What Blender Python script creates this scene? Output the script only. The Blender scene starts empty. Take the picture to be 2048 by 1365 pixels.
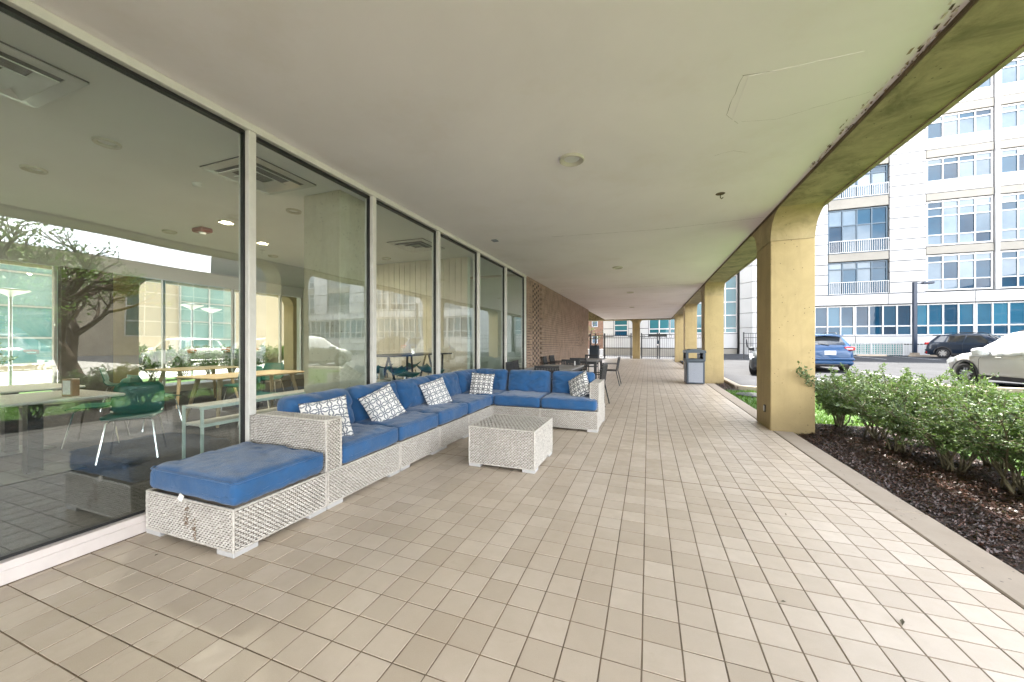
import bpy, bmesh, math, random
import numpy as np
from mathutils import Vector, Matrix, noise as mnoise

R = math.radians
random.seed(7)
rng = np.random.default_rng(7)
sc = bpy.context.scene
col = bpy.context.scene.collection

# ------------------------------------------------------------------ camera, sky, sun, exposure
CAM_H, CAM_F, CAM_YAW = 1.27, 738.0, 0.3535
cd = bpy.data.cameras.new('camera')
cam = bpy.data.objects.new('camera', cd)
col.objects.link(cam)
cam.location = (0, 0, CAM_H)
cam.rotation_euler = (R(90), 0, CAM_YAW)
cd.sensor_width = 36
cd.lens = CAM_F / 2048 * 36
cd.shift_y = 3.5 / 2048
cd.clip_start = 0.05
cd.clip_end = 600
sc.camera = cam

SUN_EL, SUN_AZ = R(67), R(-0.5)          # azimuth clockwise from +Y
wd = bpy.data.worlds.new('World')
sc.world = wd
wd.use_nodes = True
nt = wd.node_tree
nt.nodes.clear()
wo = nt.nodes.new('ShaderNodeOutputWorld')
bg = nt.nodes.new('ShaderNodeBackground')
sky = nt.nodes.new('ShaderNodeTexSky')
sky.sky_type = 'NISHITA'
sky.sun_disc = False
sky.sun_elevation = SUN_EL
sky.sun_rotation = SUN_AZ
sky.air_density = 1.0
sky.dust_density = 1.5
tc = nt.nodes.new('ShaderNodeTexCoord')
mp = nt.nodes.new('ShaderNodeMapping')
mp.inputs['Scale'].default_value = (1, 1, 2.2)
ns = nt.nodes.new('ShaderNodeTexNoise')
ns.inputs['Scale'].default_value = 2.6
ns.inputs['Detail'].default_value = 9
ns.inputs['Roughness'].default_value = 0.62
rp = nt.nodes.new('ShaderNodeValToRGB')
rp.color_ramp.elements[0].position = 0.44
rp.color_ramp.elements[1].position = 0.64
ns2 = nt.nodes.new('ShaderNodeTexNoise')
ns2.inputs['Scale'].default_value = 5.0
ns2.inputs['Detail'].default_value = 6
rp2 = nt.nodes.new('ShaderNodeValToRGB')
rp2.color_ramp.elements[0].color = (9.0, 9.6, 10.6, 1)
rp2.color_ramp.elements[1].color = (15.5, 15.5, 15.4, 1)
rp2.color_ramp.elements[0].position = 0.3
rp2.color_ramp.elements[1].position = 0.65
mx = nt.nodes.new('ShaderNodeMixRGB')
L = nt.links.new
L(tc.outputs['Generated'], mp.inputs['Vector'])
L(mp.outputs['Vector'], ns.inputs['Vector'])
L(mp.outputs['Vector'], ns2.inputs['Vector'])
# broken cloud, thickened towards the horizon to light the deep floor more evenly
sx = nt.nodes.new('ShaderNodeSeparateXYZ')
L(tc.outputs['Generated'], sx.inputs[0])
hz = nt.nodes.new('ShaderNodeMapRange')
hz.inputs['From Min'].default_value = 0.0; hz.inputs['From Max'].default_value = 0.75
hz.inputs['To Min'].default_value = 0.20; hz.inputs['To Max'].default_value = 0.0
L(sx.outputs['Z'], hz.inputs['Value'])
ad = nt.nodes.new('ShaderNodeMath'); ad.operation = 'ADD'
L(ns.outputs['Fac'], ad.inputs[0]); L(hz.outputs[0], ad.inputs[1])
L(ad.outputs[0], rp.inputs['Fac'])
L(ns2.outputs['Fac'], rp2.inputs['Fac'])
L(rp.outputs['Color'], mx.inputs['Fac'])
L(sky.outputs['Color'], mx.inputs['Color1'])
L(rp2.outputs['Color'], mx.inputs['Color2'])
L(mx.outputs['Color'], bg.inputs['Color'])
bg.inputs['Strength'].default_value = 0.085
L(bg.outputs['Background'], wo.inputs['Surface'])

sl = bpy.data.lights.new('sun', 'SUN')
sl.energy = 3.6
sl.angle = R(2.5)
sl.color = (1.0, 0.95, 0.87)
so = bpy.data.objects.new('sun', sl)
col.objects.link(so)
_sd = Vector((math.sin(SUN_AZ) * math.cos(SUN_EL), math.cos(SUN_AZ) * math.cos(SUN_EL), math.sin(SUN_EL)))
so.rotation_euler = _sd.to_track_quat('Z', 'Y').to_euler()
so.location = (10, -10, 40)

vs = sc.view_settings
vs.view_transform = 'Standard'
vs.look = 'None'
vs.exposure = 3.35
vs.gamma = 1.0
vs.use_curve_mapping = False
sc.render.engine = 'CYCLES'
sc.cycles.use_denoising = True
sc.cycles.max_bounces = 9
sc.cycles.diffuse_bounces = 5
sc.cycles.glossy_bounces = 4
sc.cycles.transparent_max_bounces = 24
sc.cycles.caustics_reflective = False
sc.cycles.caustics_refractive = False
sc.cycles.sample_clamp_indirect = 6.0

# ------------------------------------------------------------------ materials
MAT = {}
def newmat(name):
    m = bpy.data.materials.new(name)
    m.use_nodes = True
    MAT[name] = m
    return m, m.node_tree, m.node_tree.nodes['Principled BSDF']

def texco(nt, kind='pos', scale=1.0, stretch=None):
    if kind == 'pos':
        g = nt.nodes.new('ShaderNodeNewGeometry'); out = g.outputs['Position']
    else:
        g = nt.nodes.new('ShaderNodeTexCoord'); out = g.outputs['Object']
    m = nt.nodes.new('ShaderNodeMapping')
    s = stretch or (1, 1, 1)
    m.inputs['Scale'].default_value = (scale * s[0], scale * s[1], scale * s[2])
    nt.links.new(out, m.inputs['Vector'])
    return m.outputs['Vector']

def noise_fac(nt, vec, scale, detail=5, rough=0.6, lo=0.3, hi=0.7, dist=0.0):
    n = nt.nodes.new('ShaderNodeTexNoise')
    n.inputs['Scale'].default_value = scale
    n.inputs['Detail'].default_value = detail
    n.inputs['Roughness'].default_value = rough
    n.inputs['Distortion'].default_value = dist
    nt.links.new(vec, n.inputs['Vector'])
    r = nt.nodes.new('ShaderNodeMapRange')
    r.inputs['From Min'].default_value = lo
    r.inputs['From Max'].default_value = hi
    nt.links.new(n.outputs['Fac'], r.inputs['Value'])
    return r.outputs['Result']

def mixc(nt, fac, a, b, mode='MIX'):
    m = nt.nodes.new('ShaderNodeMixRGB')
    m.blend_type = mode
    for k, v in (('Fac', fac), ('Color1', a), ('Color2', b)):
        if isinstance(v, (tuple, list)):
            m.inputs[k].default_value = (v[0], v[1], v[2], 1)
        elif isinstance(v, (int, float)):
            m.inputs[k].default_value = v
        else:
            nt.links.new(v, m.inputs[k])
    return m.outputs['Color']

def mathn(nt, op, a, b=None, clamp=False):
    m = nt.nodes.new('ShaderNodeMath')
    m.operation = op
    m.use_clamp = clamp
    for i, v in enumerate((a, b)):
        if v is None: continue
        if isinstance(v, (int, float)): m.inputs[i].default_value = v
        else: nt.links.new(v, m.inputs[i])
    return m.outputs[0]

def bump(nt, bsdf, h, strength=0.2, dist=0.02):
    b = nt.nodes.new('ShaderNodeBump')
    b.inputs['Strength'].default_value = strength
    b.inputs['Distance'].default_value = dist
    nt.links.new(h, b.inputs['Height'])
    nt.links.new(b.outputs['Normal'], bsdf.inputs['Normal'])

def simple(name, c, rough=0.6, metal=0.0, var=0.12, scale=6.0, kind='pos', bumpv=0.0, bscale=60, spec=0.5, dirt=None):
    """A base colour broken up by two octaves of noise; optional dirt colour and fine relief."""
    m, nt, b = newmat(name)
    v = texco(nt, kind)
    f = noise_fac(nt, v, scale, 6)
    c2 = tuple(max(0, x * (1 - var)) for x in c)
    c3 = tuple(min(1, x * (1 + var)) for x in c)
    out = mixc(nt, f, c2, c3)
    if dirt:
        out = mixc(nt, mathn(nt, 'MULTIPLY', noise_fac(nt, v, scale * 0.45, 8, 0.7, 0.5, 0.75), dirt[3]), out, dirt[:3])
    nt.links.new(out, b.inputs['Base Color'])
    b.inputs['Roughness'].default_value = rough
    b.inputs['Metallic'].default_value = metal
    b.inputs['Specular IOR Level'].default_value = spec
    if bumpv:
        bump(nt, b, noise_fac(nt, v, bscale, 4, 0.6, 0, 1), bumpv, 0.01)
    return m

def concrete(name, base, dark, mould, mould_amt, scale=1.0):
    m, nt, b = newmat(name)
    v = texco(nt)
    big = noise_fac(nt, v, 1.3 * scale, 8, 0.62, 0.3, 0.72, 0.4)
    out = mixc(nt, big, base, tuple(x * 1.18 for x in base))
    streak = noise_fac(nt, texco(nt, stretch=(3.0, 3.0, 0.35)), 2.2 * scale, 7, 0.65, 0.48, 0.78)
    out = mixc(nt, mathn(nt, 'MULTIPLY', streak, 0.6), out, dark)
    mo = noise_fac(nt, v, 2.6 * scale, 9, 0.7, 0.42, 0.68, 0.8)
    out = mixc(nt, mathn(nt, 'MULTIPLY', mo, mould_amt), out, mould)
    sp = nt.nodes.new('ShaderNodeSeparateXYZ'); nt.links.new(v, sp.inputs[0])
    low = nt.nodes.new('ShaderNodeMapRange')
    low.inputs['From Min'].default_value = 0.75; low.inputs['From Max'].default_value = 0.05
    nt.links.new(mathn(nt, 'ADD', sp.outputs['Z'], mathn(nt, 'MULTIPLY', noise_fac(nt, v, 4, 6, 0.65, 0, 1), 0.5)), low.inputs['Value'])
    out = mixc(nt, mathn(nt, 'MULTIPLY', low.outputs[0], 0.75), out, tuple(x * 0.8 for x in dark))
    vo = nt.nodes.new('ShaderNodeTexVoronoi')
    vo.inputs['Scale'].default_value = 19
    nt.links.new(v, vo.inputs['Vector'])
    pit = mathn(nt, 'LESS_THAN', vo.outputs['Distance'], 0.13)
    gate = mathn(nt, 'GREATER_THAN', noise_fac(nt, v, 3.5, 3, 0.5, 0, 1), 0.53)
    pit = mathn(nt, 'MULTIPLY', pit, gate)
    out = mixc(nt, mathn(nt, 'MULTIPLY', pit, 0.75), out, tuple(x * 0.3 for x in dark))
    fine = noise_fac(nt, v, 90, 3, 0.7, 0.2, 0.8)
    out = mixc(nt, mathn(nt, 'MULTIPLY', fine, 0.22), out, tuple(x * 0.55 for x in base))
    nt.links.new(out, b.inputs['Base Color'])
    b.inputs['Roughness'].default_value = 0.78
    h = mathn(nt, 'SUBTRACT', mathn(nt, 'MULTIPLY', fine, 0.25), mathn(nt, 'MULTIPLY', pit, 1.2))
    bump(nt, b, h, 0.35, 0.006)
    return m

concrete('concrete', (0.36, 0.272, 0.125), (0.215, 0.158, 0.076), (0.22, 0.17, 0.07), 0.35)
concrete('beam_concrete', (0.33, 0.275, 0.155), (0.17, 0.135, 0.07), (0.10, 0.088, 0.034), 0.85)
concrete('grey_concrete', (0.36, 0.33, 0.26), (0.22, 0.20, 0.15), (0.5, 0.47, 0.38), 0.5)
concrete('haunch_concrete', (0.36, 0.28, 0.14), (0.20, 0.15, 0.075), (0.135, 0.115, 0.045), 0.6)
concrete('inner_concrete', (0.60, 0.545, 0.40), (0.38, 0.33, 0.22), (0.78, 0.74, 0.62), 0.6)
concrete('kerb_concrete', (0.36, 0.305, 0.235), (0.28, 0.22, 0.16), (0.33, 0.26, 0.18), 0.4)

TILE = 0.155
TX0, TY0 = -0.024, 1.52
def tile_mat():
    m, nt, b = newmat('floor_tile')
    g = nt.nodes.new('ShaderNodeNewGeometry')
    sub = nt.nodes.new('ShaderNodeVectorMath'); sub.operation = 'SUBTRACT'
    sub.inputs[1].default_value = (TX0, TY0, 0)
    nt.links.new(g.outputs['Position'], sub.inputs[0])
    dv = nt.nodes.new('ShaderNodeVectorMath'); dv.operation = 'DIVIDE'
    dv.inputs[1].default_value = (TILE, TILE, 1000)
    nt.links.new(sub.outputs[0], dv.inputs[0])
    fl = nt.nodes.new('ShaderNodeVectorMath'); fl.operation = 'FLOOR'
    nt.links.new(dv.outputs[0], fl.inputs[0])
    wn = nt.nodes.new('ShaderNodeTexWhiteNoise'); wn.noise_dimensions = '2D'
    nt.links.new(fl.outputs[0], wn.inputs['Vector'])
    v = g.outputs['Position']
    rr = nt.nodes.new('ShaderNodeValToRGB')
    rr.color_ramp.elements[0].color = (0.395, 0.325, 0.25, 1)
    rr.color_ramp.elements[1].color = (0.52, 0.442, 0.358, 1)
    nt.links.new(wn.outputs['Value'], rr.inputs['Fac'])
    cloud = noise_fac(nt, v, 11, 5, 0.6, 0.3, 0.75)
    out = mixc(nt, mathn(nt, 'MULTIPLY', cloud, 0.4), rr.outputs['Color'], (0.39, 0.33, 0.255))
    big = noise_fac(nt, v, 0.9, 7, 0.68, 0.44, 0.72, 0.6)
    out = mixc(nt, mathn(nt, 'MULTIPLY', big, 0.5), out, (0.35, 0.275, 0.195))
    smudge = noise_fac(nt, v, 4.5, 9, 0.75, 0.6, 0.78, 1.5)
    out = mixc(nt, mathn(nt, 'MULTIPLY', smudge, 0.45), out, (0.24, 0.185, 0.13))
    speck = noise_fac(nt, v, 260, 2, 0.5, 0.3, 0.8)
    out = mixc(nt, mathn(nt, 'MULTIPLY', speck, 0.15), out, (0.62, 0.55, 0.46))
    nt.links.new(out, b.inputs['Base Color'])
    rg = nt.nodes.new('ShaderNodeMapRange')
    rg.inputs['To Min'].default_value = 0.30
    rg.inputs['To Max'].default_value = 0.55
    nt.links.new(cloud, rg.inputs['Value'])
    nt.links.new(rg.outputs[0], b.inputs['Roughness'])
    b.inputs['Specular IOR Level'].default_value = 0.4
    bump(nt, b, speck, 0.06, 0.003)
tile_mat()
simple('grout', (0.16, 0.118, 0.078), 0.9, var=0.45, scale=2.3, dirt=(0.33, 0.27, 0.20, 0.8))

def plaster(name, base, stain, amt):
    m, nt, b = newmat(name)
    v = texco(nt)
    out = mixc(nt, noise_fac(nt, v, 0.55, 6, 0.6, 0.3, 0.7, 0.3), base, tuple(x * 0.9 for x in base))
    out = mixc(nt, mathn(nt, 'MULTIPLY', noise_fac(nt, v, 1.1, 8, 0.7, 0.52, 0.8), amt), out, stain)
    nt.links.new(out, b.inputs['Base Color'])
    b.inputs['Roughness'].default_value = 0.85
    bump(nt, b, noise_fac(nt, v, 130, 4, 0.6, 0, 1), 0.14, 0.004)
plaster('ceiling_paint', (0.90, 0.85, 0.86), (0.74, 0.67, 0.61), 0.5)
plaster('ceiling_patch_paint', (0.74, 0.68, 0.575), (0.58, 0.52, 0.4), 0.3)
plaster('inside_paint', (0.84, 0.835, 0.82), (0.6, 0.58, 0.52), 0.2)
plaster('pale_green_paint', (0.66, 0.69, 0.58), (0.6, 0.63, 0.5), 0.2)
simple('crack_dark', (0.12, 0.085, 0.05), 0.95, var=0.4)
simple('white_metal', (0.66, 0.65, 0.60), 0.42, var=0.06, dirt=(0.42, 0.39, 0.33, 0.3))
simple('pinkish_sill', (0.64, 0.58, 0.55), 0.45, var=0.06, dirt=(0.42, 0.36, 0.32, 0.3))
simple('lamp_trim', (0.52, 0.49, 0.40), 0.5, var=0.1)
simple('taupe', (0.11, 0.095, 0.085), 0.7, var=0.15)
simple('flake_brown', (0.30, 0.235, 0.15), 0.9, var=0.2)
simple('dark_gasket', (0.012, 0.012, 0.012), 0.5, var=0.2)
simple('aluminium', (0.55, 0.56, 0.55), 0.35, 0.7, var=0.08)
simple('chrome', (0.75, 0.75, 0.75), 0.15, 1.0, var=0.04)
simple('black_metal', (0.018, 0.019, 0.021), 0.42, 0.0, var=0.3)
simple('black_plastic', (0.02, 0.021, 0.023), 0.5, var=0.3)
simple('brick', (0.33, 0.235, 0.175), 0.85, var=0.28, scale=3.2, bumpv=0.3, bscale=90, dirt=(0.38, 0.30, 0.24, 0.5))
simple('mortar', (0.075, 0.05, 0.036), 0.95, var=0.2)
simple('asphalt', (0.043, 0.044, 0.047), 0.85, var=0.16, scale=1.2, bumpv=0.3, bscale=140, spec=0.08, dirt=(0.028, 0.028, 0.030, 0.7))
simple('road_paint', (0.5, 0.5, 0.49), 0.7, var=0.12, scale=9, dirt=(0.3, 0.3, 0.3, 0.6))
simple('soil', (0.028, 0.018, 0.012), 0.95, var=0.4, scale=14, bumpv=0.6, bscale=60)
simple('lawn_ground', (0.05, 0.095, 0.02), 0.95, var=0.3, scale=5)
simple('carpet', (0.06, 0.058, 0.064), 0.95, var=0.35, scale=26, bumpv=0.3, bscale=220)
simple('paving_pale', (0.30, 0.28, 0.25), 0.85, var=0.12, scale=2)
simple('white_panel', (0.42, 0.42, 0.42), 0.55, var=0.05, scale=0.6, dirt=(0.34, 0.335, 0.325, 0.5))
simple('white_frame', (0.50, 0.50, 0.50), 0.45, var=0.04)
simple('tan_band', (0.24, 0.225, 0.195), 0.7, var=0.08, scale=0.8)
simple('joint_dark', (0.05, 0.05, 0.05), 0.9, var=0.1)
simple('blue_frame', (0.025, 0.06, 0.095), 0.4, var=0.1)
simple('teal_lattice', (0.10, 0.30, 0.27), 0.6, var=0.15)
simple('tan_wall', (0.42, 0.36, 0.27), 0.8, var=0.08, scale=0.7)
simple('wood_board', (0.60, 0.54, 0.43), 0.6, var=0.14, scale=2.0)
simple('table_wood', (0.50, 0.38, 0.24), 0.4, var=0.22, scale=5.0)
simple('table_white', (0.60, 0.58, 0.54), 0.35, var=0.05)
simple('green_plastic', (0.012, 0.105, 0.085), 0.32, var=0.08, kind='obj')
simple('mint_metal', (0.58, 0.67, 0.61), 0.4, var=0.05)
simple('grey_top', (0.22, 0.215, 0.21), 0.5, var=0.1, scale=12)
simple('bin_blue', (0.026, 0.04, 0.055), 0.45, var=0.15)
simple('bin_grey', (0.21, 0.225, 0.255), 0.6, var=0.2, scale=90)
simple('bin_dark', (0.006, 0.006, 0.007), 0.8, var=0.2)
simple('navy_pole', (0.018, 0.03, 0.055), 0.4, var=0.1)
simple('red_plastic', (0.22, 0.02, 0.012), 0.45, var=0.1)
simple('tyre_rubber', (0.016, 0.016, 0.017), 0.8, var=0.25, scale=30)
simple('alloy', (0.62, 0.63, 0.64), 0.28, 0.8, var=0.04)
simple('dark_trim', (0.022, 0.022, 0.024), 0.6, var=0.2)
simple('cover_cloth', (0.50, 0.51, 0.52), 0.65, var=0.05, bumpv=0.1, bscale=50)
simple('plate_white', (0.62, 0.64, 0.66), 0.5, var=0.15, scale=8)
simple('red_lamp', (0.42, 0.012, 0.015), 0.15, var=0.1)
simple('clear_lamp', (0.75, 0.78, 0.8), 0.08, var=0.05)
simple('bark', (0.085, 0.058, 0.037), 0.9, var=0.35, scale=9, bumpv=0.6, bscale=30)
simple('stem', (0.10, 0.085, 0.045), 0.85, var=0.35, scale=20)
simple('soft_white', (0.74, 0.74, 0.72), 0.6, var=0.05)
simple('paper', (0.72, 0.70, 0.66), 0.7, var=0.1, scale=40)
simple('acrylic_brown', (0.30, 0.17, 0.11), 0.3, var=0.2)
simple('roof_tar', (0.13, 0.12, 0.11), 0.9, var=0.2)
simple('red_brick', (0.15, 0.085, 0.055), 0.9, var=0.25, scale=2)

def paint(name, c, flake=0.0):
    m, nt, b = newmat(name)
    b.inputs['Base Color'].default_value = (*c, 1)
    b.inputs['Metallic'].default_value = flake
    b.inputs['Roughness'].default_value = 0.32
    b.inputs['Coat Weight'].default_value = 0.35
    b.inputs['Specular IOR Level'].default_value = 0.3
    b.inputs['Coat Roughness'].default_value = 0.04
    v = texco(nt, 'obj')
    d = noise_fac(nt, v, 4, 6, 0.6, 0.3, 0.8)
    nt.links.new(mixc(nt, mathn(nt, 'MULTIPLY', d, 0.25), c, tuple(x * 0.75 + 0.006 for x in c)), b.inputs['Base Color'])
paint('paint_blue', (0.008, 0.05, 0.135), 0.1)
paint('paint_navy', (0.005, 0.013, 0.027), 0.05)
paint('paint_white', (0.52, 0.515, 0.49), 0.0)
paint('paint_grey', (0.06, 0.068, 0.075), 0.4)

def fabric(name, c, wear):
    m, nt, b = newmat(name)
    v = texco(nt, 'obj')
    out = mixc(nt, noise_fac(nt, v, 3.5, 7, 0.65, 0.32, 0.7), c, tuple(x * 1.25 for x in c))
    out = mixc(nt, mathn(nt, 'MULTIPLY', noise_fac(nt, v, 4.5, 8, 0.72, 0.45, 0.75), 0.6), out, wear)
    w = nt.nodes.new('ShaderNodeTexWave'); w.inputs['Scale'].default_value = 320
    w2 = nt.nodes.new('ShaderNodeTexWave'); w2.inputs['Scale'].default_value = 320; w2.bands_direction = 'Y'
    nt.links.new(v, w.inputs['Vector']); nt.links.new(v, w2.inputs['Vector'])
    th = mathn(nt, 'ADD', w.outputs['Fac'], w2.outputs['Fac'])
    nt.links.new(out, b.inputs['Base Color'])
    b.inputs['Roughness'].default_value = 0.85
    b.inputs['Sheen Weight'].default_value = 0.25
    b.inputs['Specular IOR Level'].default_value = 0.25
    h = mathn(nt, 'ADD', mathn(nt, 'MULTIPLY', th, 0.03), noise_fac(nt, v, 9, 5, 0.55, 0, 1, 1.2))
    bump(nt, b, h, 0.35, 0.018)
fabric('blue_fabric', (0.017, 0.078, 0.195), (0.065, 0.10, 0.165))

def wicker(name, c1, c2, stain=False):
    m, nt, b = newmat(name)
    v = texco(nt)
    n = noise_fac(nt, v, 55, 3, 0.6, 0.3, 0.7)
    out = mixc(nt, n, c1, c2)
    out = mixc(nt, mathn(nt, 'MULTIPLY', noise_fac(nt, v, 5, 6, 0.65, 0.5, 0.8), 0.4), out, tuple(x * 0.62 for x in c1))
    nt.links.new(out, b.inputs['Base Color'])
    b.inputs['Roughness'].default_value = 0.5
wicker('wicker', (0.37, 0.34, 0.30), (0.58, 0.55, 0.50))
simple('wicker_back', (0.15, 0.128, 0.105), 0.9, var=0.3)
simple('wicker_stain', (0.19, 0.12, 0.07), 0.8, var=0.4, scale=50)
simple('foot_metal', (0.44, 0.435, 0.43), 0.4, var=0.06)

def pillow_mat(name, ink):
    m, nt, b = newmat(name)
    t = nt.nodes.new('ShaderNodeTexCoord')
    sp = nt.nodes.new('ShaderNodeSeparateXYZ')
    nt.links.new(t.outputs['Object'], sp.inputs[0])
    S = 0.082
    def cell(x, off):
        a = mathn(nt, 'ADD', mathn(nt, 'DIVIDE', x, S), off)
        return mathn(nt, 'SUBTRACT', mathn(nt, 'FRACT', a), 0.5)
    masks = []
    X, Y = sp.outputs['X'], sp.outputs['Y']
    for ox, oy in ((0.0, 0.0), (0.5, 0.5)):
        cx, cy = cell(X, ox + 20), cell(Y, oy + 20)
        r = mathn(nt, 'SQRT', mathn(nt, 'ADD', mathn(nt, 'MULTIPLY', cx, cx), mathn(nt, 'MULTIPLY', cy, cy)))
        ring = mathn(nt, 'LESS_THAN', mathn(nt, 'ABSOLUTE', mathn(nt, 'SUBTRACT', r, 0.23)), 0.07)
        if ox == 0.0:
            gap = mathn(nt, 'GREATER_THAN', mathn(nt, 'ABSOLUTE', cx), 0.09)
            ring = mathn(nt, 'MULTIPLY', ring, gap)
            bar = mathn(nt, 'MULTIPLY', mathn(nt, 'LESS_THAN', mathn(nt, 'ABSOLUTE', mathn(nt, 'SUBTRACT', mathn(nt, 'ABSOLUTE', cx), 0.11)), 0.058),
                        mathn(nt, 'GREATER_THAN', mathn(nt, 'ABSOLUTE', cy), 0.17))
        else:
            gap = mathn(nt, 'GREATER_THAN', mathn(nt, 'ABSOLUTE', cy), 0.08)
            ring = mathn(nt, 'MULTIPLY', ring, gap)
            bar = mathn(nt, 'MULTIPLY', mathn(nt, 'LESS_THAN', mathn(nt, 'ABSOLUTE', mathn(nt, 'SUBTRACT', mathn(nt, 'ABSOLUTE', cy), 0.12)), 0.058),
                        mathn(nt, 'GREATER_THAN', mathn(nt, 'ABSOLUTE', cx), 0.18))
        masks.append(mathn(nt, 'MAXIMUM', ring, bar))
    msk = mathn(nt, 'MAXIMUM', masks[0], masks[1])
    out = mixc(nt, msk, (0.70, 0.69, 0.66), ink)
    nt.links.new(out, b.inputs['Base Color'])
    b.inputs['Roughness'].default_value = 0.9
    bump(nt, b, noise_fac(nt, t.outputs['Object'], 14, 4, 0.6, 0, 1), 0.25, 0.01)
pillow_mat('pillow_grey', (0.17, 0.185, 0.215))
pillow_mat('pillow_dark', (0.045, 0.05, 0.062))

def leafmat(name, c1, c2, edge=None):
    m, nt, b = newmat(name)
    a = nt.nodes.new('ShaderNodeAttribute'); a.attribute_name = 'tint'
    out = mixc(nt, a.outputs['Fac'], c1, c2)
    tr = nt.nodes.new('ShaderNodeBsdfTranslucent')
    nt.links.new(out, b.inputs['Base Color'])
    nt.links.new(mixc(nt, 0.5, out, (0.12, 0.22, 0.02)), tr.inputs['Color'])
    b.inputs['Roughness'].default_value = 0.42
    ms = nt.nodes.new('ShaderNodeMixShader'); ms.inputs[0].default_value = 0.3
    o = nt.nodes['Material Output']
    nt.links.new(b.outputs[0], ms.inputs[1]); nt.links.new(tr.outputs[0], ms.inputs[2])
    nt.links.new(ms.outputs[0], o.inputs['Surface'])
leafmat('leaf', (0.018, 0.05, 0.010), (0.165, 0.225, 0.085))
leafmat('leaf_dark', (0.018, 0.045, 0.014), (0.075, 0.13, 0.03))
leafmat('leaf_spring', (0.07, 0.13, 0.02), (0.17, 0.25, 0.05))
leafmat('grass_blade', (0.05, 0.115, 0.012), (0.115, 0.23, 0.025))
leafmat('mulch', (0.022, 0.009, 0.006), (0.13, 0.052, 0.03))

def glassmat(name, tint, ior, wave=0.0):
    m, nt, b = newmat(name)
    nt.nodes.remove(b)
    tr = nt.nodes.new('ShaderNodeBsdfTransparent'); tr.inputs[0].default_value = (*tint, 1)
    gl = nt.nodes.new('ShaderNodeBsdfGlossy'); gl.inputs['Roughness'].default_value = 0.0
    gl.inputs['Color'].default_value = (0.95, 0.97, 0.96, 1)
    lw = nt.nodes.new('ShaderNodeLayerWeight'); lw.inputs['Blend'].default_value = 0.5
    f0 = ((ior - 1) / (ior + 1)) ** 2
    fr = mathn(nt, 'ADD', mathn(nt, 'MULTIPLY', mathn(nt, 'POWER', lw.outputs['Facing'], 5), 1 - f0), f0, True)
    ms = nt.nodes.new('ShaderNodeMixShader')
    if wave:
        n = nt.nodes.new('ShaderNodeTexNoise'); n.inputs['Scale'].default_value = 0.9; n.inputs['Detail'].default_value = 1
        nt.links.new(texco(nt), n.inputs['Vector'])
        bp = nt.nodes.new('ShaderNodeBump'); bp.inputs['Strength'].default_value = wave; bp.inputs['Distance'].default_value = 0.02
        nt.links.new(n.outputs['Fac'], bp.inputs['Height'])
        nt.links.new(bp.outputs[0], gl.inputs['Normal'])
    nt.links.new(fr, ms.inputs[0]); nt.links.new(tr.outputs[0], ms.inputs[1]); nt.links.new(gl.outputs[0], ms.inputs[2])
    nt.links.new(ms.outputs[0], nt.nodes['Material Output'].inputs['Surface'])
glassmat('clear_glass', (0.935, 0.975, 0.965), 2.0, 0.12)
glassmat('far_glass', (0.97, 0.985, 0.98), 1.4)

def facade_glass(name, c1, c2, ior=1.75):
    m, nt, b = newmat(name)
    oi = nt.nodes.new('ShaderNodeObjectInfo')
    v = texco(nt)
    f = mathn(nt, 'ADD', mathn(nt, 'MULTIPLY', oi.outputs['Random'], 0.8), mathn(nt, 'MULTIPLY', noise_fac(nt, v, 0.8, 4), 0.35), True)
    nt.links.new(mixc(nt, f, c1, c2), b.inputs['Base Color'])
    b.inputs['Roughness'].default_value = 0.02
    b.inputs['IOR'].default_value = ior
    n = nt.nodes.new('ShaderNodeTexNoise'); n.inputs['Scale'].default_value = 0.7; n.inputs['Detail'].default_value = 2
    nt.links.new(v, n.inputs['Vector'])
    bump(nt, b, n.outputs['Fac'], 0.1, 0.03)
facade_glass('glass_blue', (0.004, 0.018, 0.042), (0.014, 0.065, 0.115), 1.38)
facade_glass('glass_sky', (0.03, 0.065, 0.10), (0.14, 0.19, 0.235), 1.5)
facade_glass('glass_teal', (0.010, 0.075, 0.095), (0.035, 0.14, 0.165), 1.4)
facade_glass('car_glass', (0.012, 0.015, 0.017), (0.03, 0.035, 0.04), 1.6)

facade_glass('glass_pale', (0.10, 0.22, 0.22), (0.30, 0.40, 0.38), 1.6)
facade_glass('glass_azure', (0.008, 0.055, 0.105), (0.03, 0.125, 0.19), 1.42)
def emis(name, c, s):
    m, nt, b = newmat(name)
    b.inputs['Base Color'].default_value = (*c, 1)
    b.inputs['Emission Color'].default_value = (*c, 1)
    b.inputs['Emission Strength'].default_value = s
emis('lamp_glow', (1.0, 0.86, 0.62), 6.0)

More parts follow.
